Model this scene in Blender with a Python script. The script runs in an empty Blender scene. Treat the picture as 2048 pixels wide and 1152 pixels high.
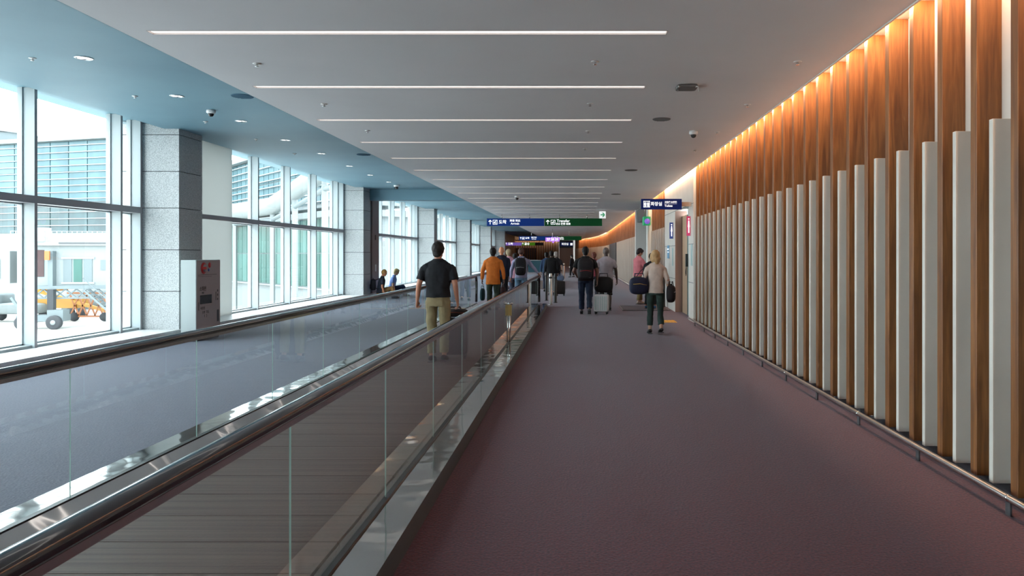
import bpy, bmesh, math, random
from mathutils import Vector, Matrix, noise
random.seed(7)
C = bpy.context.scene.collection
SC = bpy.context.scene
PI = math.pi
R = math.radians
# ------------------------------------------------------------------ camera, world, exposure
cd = bpy.data.cameras.new('camera'); cam = bpy.data.objects.new('camera', cd); C.objects.link(cam)
cam.location = (0, 0, 1.55); cam.rotation_euler = (R(90), 0, 0)
cd.sensor_width = 36; cd.lens = 1500/2048*36
cd.shift_x = -130/2048; cd.shift_y = -66/2048
cd.clip_start = .05; cd.clip_end = 2000
SC.camera = cam
SC.view_settings.view_transform = 'Standard'; SC.view_settings.look = 'None'
SC.view_settings.gamma = 1; SC.view_settings.use_curve_mapping = False
SC.view_settings.exposure = 0.08
try: SC.display_settings.display_device = 'sRGB'
except Exception: pass
W = bpy.data.worlds.new('sky'); SC.world = W; W.use_nodes = True
bg = W.node_tree.nodes['Background']
bg.inputs[0].default_value = (.87, .955, 1.0, 1); bg.inputs[1].default_value = 9.3
SC.cycles.max_bounces = 10; SC.cycles.transparent_max_bounces = 24
SC.cycles.sample_clamp_indirect = 4
SC.cycles.use_denoising = True

H = 3.5        # grey ceiling
HB = 3.89      # blue ceiling
LIPX = -3.98
WX = -8.05     # window inner plane
RX = 2.67      # slat front plane

# ------------------------------------------------------------------ materials
def lin(r, g, b):
    f = lambda v: ((v/255+.055)/1.055)**2.4 if v > 10 else v/255/12.92
    return (f(r), f(g), f(b), 1)
def mat(name, col, rough=.6, metal=0, spec=.5, emit=None, es=0, coat=0):
    m = bpy.data.materials.new(name); m.use_nodes = True
    b = m.node_tree.nodes['Principled BSDF']
    b.inputs['Base Color'].default_value = col if len(col) == 4 else (*col, 1)
    b.inputs['Roughness'].default_value = rough; b.inputs['Metallic'].default_value = metal
    b.inputs['Specular IOR Level'].default_value = spec
    if coat: b.inputs['Coat Weight'].default_value = coat
    if emit: b.inputs['Emission Color'].default_value = emit; b.inputs['Emission Strength'].default_value = es
    return m
def nodes(m): return m.node_tree.nodes, m.node_tree.links, m.node_tree.nodes['Principled BSDF']
def noisy(name, c1, c2, scale=20, rough=.7, detail=4, bump=0, sx=(1,1,1), metal=0, spec=.5, lo=.35, hi=.65, coords='Object', bdist=.01):
    m = mat(name, c1, rough, metal, spec); n, l, b = nodes(m)
    tc = n.new('ShaderNodeTexCoord'); mp = n.new('ShaderNodeMapping'); mp.inputs['Scale'].default_value = sx
    oi = n.new('ShaderNodeObjectInfo'); mul = n.new('ShaderNodeMath'); mul.operation = 'MULTIPLY'; mul.inputs[1].default_value = 37
    l.new(oi.outputs['Random'], mul.inputs[0]); l.new(mul.outputs[0], mp.inputs['Location'])
    nz = n.new('ShaderNodeTexNoise'); nz.inputs['Scale'].default_value = scale; nz.inputs['Detail'].default_value = detail
    cr = n.new('ShaderNodeValToRGB'); cr.color_ramp.elements[0].color = c1; cr.color_ramp.elements[1].color = c2
    cr.color_ramp.elements[0].position = lo; cr.color_ramp.elements[1].position = hi
    l.new(tc.outputs[coords], mp.inputs[0]); l.new(mp.outputs[0], nz.inputs['Vector']); l.new(nz.outputs['Fac'], cr.inputs[0]); l.new(cr.outputs[0], b.inputs['Base Color'])
    if bump:
        bp = n.new('ShaderNodeBump'); bp.inputs['Strength'].default_value = bump; bp.inputs['Distance'].default_value = bdist
        l.new(nz.outputs['Fac'], bp.inputs['Height']); l.new(bp.outputs[0], b.inputs['Normal'])
    return m
M = {}
M['grey_ceiling'] = noisy('grey ceiling', lin(224,224,226), lin(230,230,232), .6, .75)
M['blue_ceiling'] = noisy('blue ceiling', lin(98,134,150), lin(106,143,158), .5, .6)
M['white_wall'] = noisy('white wall', lin(205,200,192), lin(214,209,202), 2, .6)
M['white_slat'] = noisy('white slat', lin(196,192,184), lin(206,202,194), 1.5, .5)
M['pier'] = mat('pier white', lin(214,212,206), .5)
M['beige'] = mat('beige panel', lin(196,190,176), .6)
def blind():
    m = mat('translucent blind', lin(200,203,201), .8); n, l, b = nodes(m)
    t = n.new('ShaderNodeBsdfTranslucent'); t.inputs[0].default_value = (.5,.52,.51,1)
    mx = n.new('ShaderNodeMixShader'); mx.inputs[0].default_value = .5
    l.new(b.outputs[0], mx.inputs[1]); l.new(t.outputs[0], mx.inputs[2]); l.new(mx.outputs[0], n['Material Output'].inputs[0]); return m
M['blind'] = blind()
M['tan'] = mat('tan door', lin(190,158,128), .5)
M['brown_wall'] = mat('brown wall', lin(140,112,100), .6)
M['dark_panel'] = mat('dark glossy panel', lin(70,74,78), .25)
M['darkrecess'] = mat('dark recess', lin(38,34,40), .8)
M['mullion'] = mat('window frame grey', lin(150,148,152), .45)
M['mullion_daylit'] = mat('window frame daylit', lin(158,168,171), .45)  # paler copy of the frame grey, with daylight put into the colour
M['ledge'] = noisy('pale stone ledge', lin(196,196,196), lin(214,214,214), 8, .35)
M['steel'] = mat('brushed steel', (.62,.6,.58), .22, 1)
M['rail_steel'] = mat('rail steel', (.6,.57,.55), .3, 1)
M['chrome'] = mat('chrome', (.75,.75,.75), .1, 1)
M['black'] = mat('black plastic', (.012,.012,.013), .4)
M['rubber'] = mat('handrail rubber', (.014,.016,.024), .1, 0, .8, coat=.3)
M['darkgrey'] = mat('dark grey', (.05,.05,.055), .5)
M['white'] = mat('white plastic', lin(225,225,225), .45)
M['brass'] = mat('brass', (.7,.5,.2), .3, 1)
M['screen_dark'] = mat('dark glass', (.02,.02,.022), .1)
M['red'] = mat('red', lin(190,30,30), .4)
M['pink_print'] = mat('pink print', lin(205,60,120), .5)
M['blue_print'] = mat('blue print', lin(40,70,150), .5)
M['cyan_print'] = mat('light blue print', lin(90,150,190), .5)
M['yellow'] = mat('yellow strip', lin(210,150,40), .6)
M['mat_grey'] = noisy('doormat', lin(95,85,92), lin(80,72,80), 60, .95)
M['tarmac'] = noisy('pale concrete', lin(186,185,180), lin(194,193,188), .15, .8)
M['blue_sign'] = mat('blue sign', lin(4,36,100), .35, spec=.2, emit=lin(14,60,135), es=.25)
M['navy_sign'] = mat('navy sign', lin(14,30,84), .35, spec=.2, emit=lin(20,44,120), es=.2)
M['green_sign'] = mat('green sign', lin(3,48,20), .35, spec=.2, emit=lin(8,80,40), es=.25)
M['letter'] = mat('lit lettering', (.9,.9,.9), .5, emit=(1,1,1,1), es=.85)
M['ink'] = mat('dark print', lin(60,52,52), .6)
M['purple_led'] = mat('purple led', (.1,.02,.2), .5, emit=lin(190,130,240), es=.9)
M['purple_sign'] = mat('purple sign', lin(120,90,190), .5, emit=lin(140,110,215), es=.5)
M['lime_sign'] = mat('lime sign', lin(70,130,30), .5, emit=lin(80,140,30), es=.4)
M['exit_green'] = mat('exit green', lin(20,140,90), .5, emit=lin(20,150,95), es=.5)
M['exit_white'] = mat('exit sign white', (.8,.8,.8), .5, emit=(1,1,1,1), es=.6)
M['strip_light'] = mat('strip light', (.8,.8,.8), .5, emit=(1,.93,.87,1), es=1.9)
M['trough'] = mat('light trough', lin(190,184,182), .5)
M['down_glow'] = mat('downlight glow', (.8,.8,.8), .5, emit=(.95,1,1,1), es=1.6)
M['grille'] = mat('blue speaker grille', lin(50,92,115), .7)
M['grille_grey'] = mat('grey speaker grille', lin(105,103,103), .7)

def wood():
    m = mat('oak slat', lin(170,110,60), .45); n, l, b = nodes(m)
    tc = n.new('ShaderNodeTexCoord'); mp = n.new('ShaderNodeMapping'); mp.inputs['Scale'].default_value = (9, 9, .55)
    oi = n.new('ShaderNodeObjectInfo'); mul = n.new('ShaderNodeMath'); mul.operation = 'MULTIPLY'; mul.inputs[1].default_value = 57
    l.new(oi.outputs['Random'], mul.inputs[0]); l.new(mul.outputs[0], mp.inputs['Location']); l.new(tc.outputs['Object'], mp.inputs[0])
    nz = n.new('ShaderNodeTexNoise'); nz.inputs['Scale'].default_value = 2.2; nz.inputs['Detail'].default_value = 7; nz.inputs['Distortion'].default_value = 1.2
    n2 = n.new('ShaderNodeTexNoise'); n2.inputs['Scale'].default_value = 14; n2.inputs['Detail'].default_value = 3
    l.new(mp.outputs[0], nz.inputs['Vector']); l.new(mp.outputs[0], n2.inputs['Vector'])
    cr = n.new('ShaderNodeValToRGB'); e = cr.color_ramp.elements
    e[0].position = .3; e[0].color = lin(108,64,31); e[1].position = .68; e[1].color = lin(156,102,54)
    x = e.new(.5); x.color = lin(135,85,42)
    l.new(nz.outputs['Fac'], cr.inputs[0])
    mx = n.new('ShaderNodeMix'); mx.data_type = 'RGBA'; mx.blend_type = 'MULTIPLY'; mx.inputs[0].default_value = .35
    l.new(cr.outputs[0], mx.inputs[6]); l.new(n2.outputs['Fac'], mx.inputs[7]); 
    l.new(mx.outputs[2], b.inputs['Base Color'])
    return m
M['wood'] = wood()
def granite():
    m = mat('grey granite', lin(170,172,172), .5); n, l, b = nodes(m)
    tc = n.new('ShaderNodeTexCoord'); nz = n.new('ShaderNodeTexNoise'); nz.inputs['Scale'].default_value = 95; nz.inputs['Detail'].default_value = 2
    cr = n.new('ShaderNodeValToRGB'); e = cr.color_ramp.elements
    e[0].position = .36; e[0].color = lin(138,141,143); e[1].position = .6; e[1].color = lin(192,196,196)
    l.new(tc.outputs['Object'], nz.inputs['Vector']); l.new(nz.outputs['Fac'], cr.inputs[0]); l.new(cr.outputs[0], b.inputs['Base Color'])
    return m
M['granite'] = granite()
def carpet(c1, c2):
    m = mat('carpet', lin(80,55,62), .8, spec=.25); n, l, b = nodes(m)
    g = n.new('ShaderNodeNewGeometry')
    a = n.new('ShaderNodeTexNoise'); a.inputs['Scale'].default_value = 70; a.inputs['Detail'].default_value = 2
    c = n.new('ShaderNodeTexNoise'); c.inputs['Scale'].default_value = .35; c.inputs['Detail'].default_value = 2
    f = n.new('ShaderNodeTexVoronoi'); f.inputs['Scale'].default_value = 55
    for t in (a, c, f): l.new(g.outputs['Position'], t.inputs['Vector'])
    cr = n.new('ShaderNodeValToRGB'); e = cr.color_ramp.elements
    e[0].position = .35; e[0].color = c1; e[1].position = .66; e[1].color = c2
    l.new(a.outputs['Fac'], cr.inputs[0])
    mx = n.new('ShaderNodeMix'); mx.data_type = 'RGBA'; mx.blend_type = 'MIX'
    l.new(c.outputs['Fac'], mx.inputs[0])
    mm = n.new('ShaderNodeMix'); mm.data_type = 'RGBA'; mm.blend_type = 'MULTIPLY'; mm.inputs[0].default_value = .8
    l.new(cr.outputs[0], mm.inputs[6]); mm.inputs[7].default_value = (1.05,.86,.86,1)
    l.new(cr.outputs[0], mx.inputs[6]); l.new(mm.outputs[2], mx.inputs[7]); l.new(mx.outputs[2], b.inputs['Base Color'])
    bp = n.new('ShaderNodeBump'); bp.inputs['Strength'].default_value = .5; bp.inputs['Distance'].default_value = .004
    l.new(f.outputs['Distance'], bp.inputs['Height']); l.new(bp.outputs[0], b.inputs['Normal'])
    b.inputs['Sheen Weight'].default_value = .15; b.inputs['Sheen Roughness'].default_value = .4
    b.inputs['Sheen Tint'].default_value = (.8,.9,1,1)
    return m
M['carpet'] = carpet(lin(66,44,54), lin(98,54,60)); M['carpet_daylit'] = carpet(lin(76,80,96), lin(94,97,112))  # second tone has the bluish window daylight mixed into the carpet colour
def wavy_steel():
    m = mat('polished deck', (.6,.59,.58), .07, 1); n, l, b = nodes(m)
    g = n.new('ShaderNodeNewGeometry'); mp = n.new('ShaderNodeMapping'); mp.inputs['Scale'].default_value = (2.2, 2.4, 2.2)
    a = n.new('ShaderNodeTexNoise'); a.inputs['Scale'].default_value = 1.6; a.inputs['Detail'].default_value = 1
    l.new(g.outputs['Position'], mp.inputs[0]); l.new(mp.outputs[0], a.inputs['Vector'])
    bp = n.new('ShaderNodeBump'); bp.inputs['Strength'].default_value = .15; bp.inputs['Distance'].default_value = .04
    l.new(a.outputs['Fac'], bp.inputs['Height']); l.new(bp.outputs[0], b.inputs['Normal'])
    return m
M['deck'] = wavy_steel()
def glass(name, tint, refl=1.0):
    m = bpy.data.materials.new(name); m.use_nodes = True; n = m.node_tree.nodes; l = m.node_tree.links; n.clear()
    o = n.new('ShaderNodeOutputMaterial'); t = n.new('ShaderNodeBsdfTransparent'); t.inputs[0].default_value = (*tint, 1)
    g = n.new('ShaderNodeBsdfGlossy'); g.inputs['Roughness'].default_value = .0; g.inputs[0].default_value = (.95,1,.98,1)
    f = n.new('ShaderNodeFresnel'); f.inputs[0].default_value = 1.5
    ge = n.new('ShaderNodeNewGeometry'); s = n.new('ShaderNodeMath'); s.operation = 'SUBTRACT'; s.inputs[0].default_value = 1
    l.new(ge.outputs['Backfacing'], s.inputs[1])
    k = n.new('ShaderNodeMath'); k.operation = 'MULTIPLY'; l.new(f.outputs[0], k.inputs[0]); l.new(s.outputs[0], k.inputs[1])
    k2 = n.new('ShaderNodeMath'); k2.operation = 'MULTIPLY'; k2.inputs[1].default_value = refl; l.new(k.outputs[0], k2.inputs[0])
    mx = n.new('ShaderNodeMixShader'); l.new(k2.outputs[0], mx.inputs[0]); l.new(t.outputs[0], mx.inputs[1]); l.new(g.outputs[0], mx.inputs[2]); l.new(mx.outputs[0], o.inputs[0])
    return m
M['win_glass'] = glass('window glass', (.965,.99,.99), .8)
M['bal_glass'] = glass('balustrade glass', (.94,.958,.955), 1.35)
M['glass_edge'] = mat('glass edge', lin(150,180,172), .3)
M['facade_glass'] = noisy('teal facade glass', lin(24,70,78), lin(58,96,104), .25, .3, detail=3, sx=(1,1,.3))
M['facade_dark'] = noisy('dark teal facade glass', lin(16,44,50), lin(40,70,74), .4, .3, detail=3, sx=(1,1,.3))
M['facade_green'] = noisy('green facade glass', lin(16,66,58), lin(52,98,90), .35, .3, detail=3, sx=(1,1,.25))
M['fin'] = mat('white fin', lin(140,150,154), .5)
M['bldg_white'] = mat('building white', lin(114,121,122), .6)
M['bldg_grey'] = mat('building grey', lin(88,98,101), .6)
M['gear_yellow'] = mat('equipment yellow', lin(170,120,24), .5)
M['gear_orange'] = mat('equipment orange', lin(150,86,36), .5)
M['tyre'] = mat('tyre', lin(40,42,46), .8)
M['panel_brown'] = mat('sign face', lin(186,172,172), .5)
M['belt'] = noisy('pallet', lin(92,76,70), lin(112,94,86), 3, .6, sx=(.2,12,1), metal=.1)

# ------------------------------------------------------------------ mesh helpers
class MB:
    def __init__(s): s.v = []; s.f = []; s.m = []; s.sm = []
    def add(s, vs, fs, m=0, smooth=False):
        k = len(s.v); s.v += [tuple(v) for v in vs]; s.f += [tuple(i+k for i in f) for f in fs]; s.m += [m]*len(fs); s.sm += [smooth]*len(fs)
    def box(s, x0, x1, y0, y1, z0, z1, m=0):
        s.add([(x0,y0,z0),(x1,y0,z0),(x1,y1,z0),(x0,y1,z0),(x0,y0,z1),(x1,y0,z1),(x1,y1,z1),(x0,y1,z1)],
              [(0,3,2,1),(4,5,6,7),(0,1,5,4),(1,2,6,5),(2,3,7,6),(3,0,4,7)], m)
    def bar(s, a, b, w, h=None, m=0, up=(0,0,1)):   # box beam a->b
        a = Vector(a); b = Vector(b); h = h or w; d = (b-a).normalized(); u = Vector(up)
        if abs(d.dot(u)) > .99: u = Vector((0,1,0))
        x = d.cross(u).normalized()*w/2; z = x.cross(d).normalized()*h/2
        vs = [a-x-z, a+x-z, a+x+z, a-x+z, b-x-z, b+x-z, b+x+z, b-x+z]
        s.add(vs, [(3,2,1,0),(4,5,6,7),(0,1,5,4),(1,2,6,5),(2,3,7,6),(3,0,4,7)], m)
    def tube(s, pts, r, n=10, m=0, flat=1.0, ref=None, caps=True):  # r float or list; flat squashes ref axis
        pts = [Vector(p) for p in pts]; rs = r if isinstance(r, (list, tuple)) else [r]*len(pts); vs = []; fs = []
        up = Vector(ref) if ref else None
        for i, p in enumerate(pts):
            d = (pts[min(i+1, len(pts)-1)]-pts[max(i-1, 0)]).normalized()
            u = up or (Vector((0,0,1)) if abs(d.z) < .9 else Vector((0,1,0)))
            x = d.cross(u).normalized(); z = x.cross(d).normalized()
            for k in range(n):
                a = 2*PI*k/n; vs.append(p+x*math.cos(a)*rs[i]+z*math.sin(a)*rs[i]*flat)
        for i in range(len(pts)-1):
            for k in range(n):
                k2 = (k+1) % n; fs.append((i*n+k, i*n+k2, (i+1)*n+k2, (i+1)*n+k))
        if caps: fs.append(tuple(range(n-1,-1,-1))); fs.append(tuple((len(pts)-1)*n+k for k in range(n)))
        s.add(vs, fs, m, True)
    def lathe(s, prof, c, n=20, m=0, axis='z'):  # prof [(r,z)]
        vs = []; fs = []
        for r, z in prof:
            for k in range(n):
                a = 2*PI*k/n
                p = (r*math.cos(a), r*math.sin(a), z)
                if axis == 'x': p = (p[2], p[0], p[1])
                if axis == 'y': p = (p[0], p[2], -p[1])
                vs.append((c[0]+p[0], c[1]+p[1], c[2]+p[2]))
        for i in range(len(prof)-1):
            for k in range(n):
                k2 = (k+1) % n; fs.append((i*n+k, i*n+k2, (i+1)*n+k2, (i+1)*n+k))
        fs.append(tuple(range(n-1,-1,-1))); fs.append(tuple((len(prof)-1)*n+k for k in range(n)))
        s.add(vs, fs, m, True)
    def sbox(s, c, hx, hy, hz, e=.35, nu=20, nv=12, m=0, mat4=None):
        f = lambda v: math.copysign(abs(v)**e, v); vs = []; fs = []
        for j in range(nv+1):
            ph = -PI/2+PI*j/nv
            for i in range(nu):
                th = 2*PI*i/nu+PI/nu
                p = Vector((hx*f(math.cos(ph))*f(math.cos(th)), hy*f(math.cos(ph))*f(math.sin(th)), hz*f(math.sin(ph))))
                if mat4: p = mat4 @ p
                vs.append(Vector(c)+p)
        for j in range(nv):
            for i in range(nu):
                i2 = (i+1) % nu; fs.append((j*nu+i, j*nu+i2, (j+1)*nu+i2, (j+1)*nu+i))
        s.add(vs, fs, m, True)
    def ell(s, c, rx, ry, rz, nu=14, nv=9, m=0, mat4=None): s.sbox(c, rx, ry, rz, 1.0, nu, nv, m, mat4)
    def rings(s, rg, n=20, m=0):  # horizontal elliptical rings (c, rx, ry)
        vs = []; fs = []
        for c, rx, ry in rg:
            for k in range(n):
                a = 2*PI*k/n; ca, sa = math.cos(a), math.sin(a)
                f = lambda v: math.copysign(abs(v)**.85, v)
                vs.append((c[0]+rx*f(ca), c[1]+ry*f(sa), c[2]))
        for i in range(len(rg)-1):
            for k in range(n):
                k2 = (k+1) % n; fs.append((i*n+k, i*n+k2, (i+1)*n+k2, (i+1)*n+k))
        fs.append(tuple(range(n-1,-1,-1))); fs.append(tuple((len(rg)-1)*n+k for k in range(n)))
        s.add(vs, fs, m, True)
    def mesh(s, name, mats, bevel=0):
        me = bpy.data.meshes.new(name); me.from_pydata(s.v, [], s.f)
        for mm in (mats if isinstance(mats, (list, tuple)) else [mats]): me.materials.append(M[mm] if isinstance(mm, str) else mm)
        for p, mi, sm in zip(me.polygons, s.m, s.sm): p.material_index = mi; p.use_smooth = sm
        if bevel:
            bm = bmesh.new(); bm.from_mesh(me); bmesh.ops.bevel(bm, geom=bm.edges[:], offset=bevel, segments=1, affect='EDGES'); bm.to_mesh(me); bm.free()
        me.update(); return me
    def build(s, name, mats, parent=None, loc=None, rz=None, bevel=0):
        return link(name, s.mesh(name, mats, bevel), parent, loc, rz)
def link(name, me, parent=None, loc=None, rz=None):
    o = bpy.data.objects.new(name, me); C.objects.link(o)
    if parent: o.parent = parent
    if loc: o.location = loc
    if rz is not None: o.rotation_euler[2] = rz
    return o
def tag(o, label, cat, group=None):
    o['label'] = label; o['category'] = cat
    if group: o['group'] = group
    return o
def thing(name, label, cat, loc=(0,0,0), rz=0, group=None):
    o = bpy.data.objects.new(name, None); C.objects.link(o); o.location = loc; o.rotation_euler[2] = rz
    o.empty_display_size = .1
    return tag(o, label, cat, group)
def struct(o): o['kind'] = 'structure'; return o
def sempty(name, loc=(0,0,0)):
    o = bpy.data.objects.new(name, None); C.objects.link(o); o.location = loc; return struct(o)
def dup(o, parent=None):
    c = o.copy(); C.objects.link(c); c.parent = parent
    for ch in [x for x in list(o.children)]: dup(ch, c)
    return c
ORD = 'first second third fourth fifth sixth seventh eighth ninth tenth eleventh twelfth thirteenth fourteenth fifteenth sixteenth seventeenth eighteenth nineteenth twentieth'.split()
def ordn(i):
    if i < 20: return ORD[i]
    t = {2:'twenty',3:'thirty',4:'forty'}[(i+1)//10]; u = (i+1) % 10
    return {2:'twentieth',3:'thirtieth',4:'fortieth'}[(i+1)//10] if u == 0 else t+'-'+ORD[u-1]
TXT = []
def text(name, s, size, loc, rot, m, parent, ax='CENTER', bold=0.0, sx=1.0):
    cu = bpy.data.curves.new(name, 'FONT'); cu.body = s; cu.size = size; cu.extrude = .001; cu.offset = bold
    cu.align_x = ax; cu.align_y = 'CENTER'; cu.resolution_u = 2
    o = bpy.data.objects.new(name, cu); C.objects.link(o); o.location = loc; o.rotation_euler = rot; o.scale = (sx,1,1)
    cu.materials.append(M[m]); o.parent = parent; TXT.append(o); return o
FACE = (R(90), 0, 0)       # text facing the camera (-Y)
def light(name, loc, rot, sx, sy, power, col, parent=None, spread=None):
    ld = bpy.data.lights.new(name, 'AREA'); ld.shape = 'RECTANGLE'; ld.size = sx; ld.size_y = sy; ld.energy = power; ld.color = col
    if spread: ld.spread = spread
    o = bpy.data.objects.new(name, ld); C.objects.link(o); o.location = loc; o.rotation_euler = rot
    if parent: o.parent = parent
    return o

# ------------------------------------------------------------------ shell
YB = -12
b = MB(); b.box(-7.9, 4.2, YB, 103, -.3, 0); struct(b.build('floor', 'carpet'))
b = MB(); b.box(-14, -7.9, 62, 103, -.3, 0); struct(b.build('floor', 'carpet'))
b = MB(); b.box(-7.9, -3.25, YB, 60, -.25, .002); struct(b.build('floor', M['carpet_daylit']))  # floor left of the walkway, daylight tint painted into its carpet
ceil = sempty('ceiling')
# grey ceiling with cut troughs: strips between the light slots
LY = [6.57 + 2.13*i for i in range(-7, 38)]
HW = .055
LX0, LX1 = -3.745, .79
b = MB()
ys = [YB]
for y in LY: ys += [y-HW, y+HW]
ys.append(103)
b.box(LIPX, LX0, YB, 103, H, H+.12); b.box(LX1, 2.62, YB, 103, H, H+.12)
for i in range(0, len(ys), 2): b.box(LX0, LX1, ys[i], ys[i+1], H, H+.12)
b.box(LIPX, 2.62, YB, 103, H+.16, H+.5)
b.build('ceiling_panel', 'grey_ceiling', ceil)
b = MB(); b.box(-7.65, LIPX, YB, 26.6, HB, HB+.2); b.box(-7.65, LIPX, 26.9, 103, HB, HB+.2); b.box(-7.65, LIPX, 26.6, 26.9, HB, HB+.2)
b.box(LIPX-.02, LIPX, YB, 103, H+.002, HB)
b.build('blue_ceiling_panel', 'blue_ceiling', ceil)
b = MB(); b.box(-7.6, LIPX-.02, 26.7, 27.1, H, HB+.01); struct(b.build('trim_1', 'blue_ceiling'))
b = MB(); b.box(-8.6, -7.65, YB, 103, HB+.15, HB+.35); struct(b.build('trim_2', 'blue_ceiling'))   # head above the glazing
b = MB(); b.box(2.60, 2.62, YB, 70, H-.012, H+.14); b.box(2.62, 2.98, YB, 70, H+.07, H+.14); struct(b.build('trim_3', 'white_wall'))
b = MB(); b.box(-9, 4.2, YB-.2, YB, 0, 4.2); struct(b.build('wall_back', 'white_wall'))

# ------------------------------------------------------------------ left wall: windows, columns, ledge
b = MB(); b.box(-8.5, -7.35, YB, 75, 0, .17); b.box(-7.37, -7.33, YB, 75, .13, .175); struct(b.build('trim_4', 'ledge'))
b = MB(); b.box(-8.6, -7.9, YB, 103, -.6, 0); struct(b.build('baseboard_left', 'ledge'))
wall_left = sempty('wall_left')
def window(n, y0, y1, mull, y_end_blank=None):
    """one glazed bay between y0 and y1; mull = depths of mullion faces"""
    w = sempty('window_%d' % n)
    gx = WX-.20
    def frame(name, x0, x1, a, c, z0, z1, mm):
        q = MB(); q.box(x0, x1, a, c, z0, z1); return q.build(name, mm, w)
    mm = MB(); mm.box(0, .26, -.0, .06, 0, HB+.2-.17, 0)
    # outside daylight painted into the paler side faces, inner face grey
    mm.m = [0,0,1,0,1,0]; mm.m[3] = 0
    me = mm.mesh('mullion', ['mullion', 'mullion_daylit'])
    for y in mull: link('mullion', me, w, (WX-.26, y, .17))
    frame('transom', WX-.22, WX+.005, y0, y1, 2.32, 2.43, 'mullion')
    frame('sill_frame', WX-.22, WX-.04, y0, y1, .17, .21, 'mullion_daylit')
    edges = [y0]+[y for y in mull]+[y1]
    for a, c in zip(edges[:-1], edges[1:]):
        if c-a < .2: continue
        for z0, z1 in ((.21, 2.32), (2.43, HB+.18)):
            q = MB(); q.box(gx-.012, gx, a+.05, c-.0, z0, z1); q.build('pane', 'win_glass', w)
            q = MB(); f = .022
            q.box(gx-.03, gx+.03, a+.06, c, z0, z0+f); q.box(gx-.03, gx+.03, a+.06, c, z1-f, z1)
            q.box(gx-.03, gx+.03, a+.06, a+.06+f, z0, z1); q.box(gx-.03, gx+.03, c-f, c, z0, z1)
            q.build('pane_frame', 'mullion_daylit', w)
    return w
bays = [-22.1+12*k for k in range(8)]    # column front faces at 13.9 + 12k
n = 0
for k in range(-2, 5+1):  # the last bay is added to let daylight into the far end
    yc = 13.9+12*k            # column at the end of this bay
    y0 = yc-12+.85+(.0)
    if k == 1: y0 = 17.5      # blank panel after the first visible column
    a = max(y0, YB)
    mull = [yc-.07]+[yc-.67-2.1*i for i in range(0, 6)]
    mull = sorted(y for y in mull if y > a+.1)
    if k == 4: mull = [y for y in mull]
    n += 1
    window(n, a, yc, mull)
# blank white panel with a grey band across it
b = MB(); b.box(WX-.05, WX, 14.7, 17.5, .17, HB+.15); b.build('side_panel', M['blind'], wall_left)
b = MB(); b.box(WX, WX+.012, 14.7, 17.5, 2.33, 2.43); b.build('panel_band', 'mullion', wall_left)
b = MB(); b.box(WX-.05, WX, 74.9, 103, 0, HB+.15); b.build('wall_panel', 'beige', wall_left)
zj = [.0, .875, 1.646, 2.42, 3.10, 3.78, HB+.1]
def column(yc, x1, label, y1=None):
    t = thing('granite_column', label, 'column', (-7.8, yc+.45, 0), group='granite columns along the window wall')
    y1 = y1 or yc+.86
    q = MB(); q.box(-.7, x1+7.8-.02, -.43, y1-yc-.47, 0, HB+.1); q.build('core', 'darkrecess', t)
    for a, c in zip(zj[:-1], zj[1:]):
        q = MB(); q.box(-.75, x1+7.8, -.45, -.40, a+.006, c-.006); q.build('stone_slab', 'granite', t)
        q = MB(); q.box(x1+7.8-.03, x1+7.8, -.395, y1-yc-.45, a+.006, c-.006); q.build('stone_slab', 'granite', t)
    return t
NM = {0:'granite clad column behind the white cabinet, nearest in view', 1:'granite clad column beside the blue ceiling beam', 2:'granite clad column beyond the two seated people',
      3:'granite clad column second beyond the two seated people', 4:'granite clad column farthest down the window wall'}
NM[5] = 'granite clad column closing the added last window bay'
for k in range(-2, 6):
    x1 = {2:-7.22, 3:-7.12, 4:-7.12, 5:-7.12}.get(k, -7.376)
    if k < 0: 
        column(13.9+12*k, x1, 'granite clad column outside the frame, %s behind the nearest visible one' % ORD[-k-1])
    else: column(13.9+12*k, x1, NM[k])
t = thing('shutter_pier', 'brownish grey pier with a dark guide slot behind second granite column', 'pier', (-7.7, 27.45, 0))
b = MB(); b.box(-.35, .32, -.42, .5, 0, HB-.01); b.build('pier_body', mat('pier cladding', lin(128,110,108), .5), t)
b = MB(); b.box(-.35, .30, -.67, -.42, 0, HB-.01); b.build('guide_slot', 'black', t)
b = MB(); b.box(.32, .34, -.05, .05, 2.1, 2.28); b.build('door_contact', 'black', t)
b = MB(); b.box(.32, .34, -.06, .06, .95, 1.2); b.build('wall_box', 'white', t)

# ------------------------------------------------------------------ right wall
wall_right = sempty('wall_right')
b = MB(); b.box(2.84, 3.0, YB, 17.2, 0, H+.07); b.build('back_panel', 'white_wall', wall_right)
b = MB(); b.box(2.80, 2.84, YB, 17.2, 0, .1); b.build('plinth', 'darkrecess', wall_right)
P = .47
SB = .075
wm = MB(); wm.box(0, .17, -.078, 0, SB, H+.07); wme = wm.mesh('wooden_slat', 'wood', .003)
sm = MB(); sm.box(-.006, .17, -.045, 0, SB+.01, 0+2.40); sme = sm.mesh('white_slat', 'white_slat', .002)
def slats(y0, y1, x=RX):
    k = -40
    while True:
        yw = 4.62+P*k; yy = 4.85+P*k; k += 1
        if yw > y1: break
        if y0 < yw < y1: link('wooden_slat', wme, wall_right, (x, yw, 0))
        if y0 < yy < y1 :
            o = link('white_slat', sme, wall_right, (x, yy, 0)); o.scale[2] = 1.0+.012*max(0, min(1, (9-yy)/5))
slats(-10, 17.15)
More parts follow.
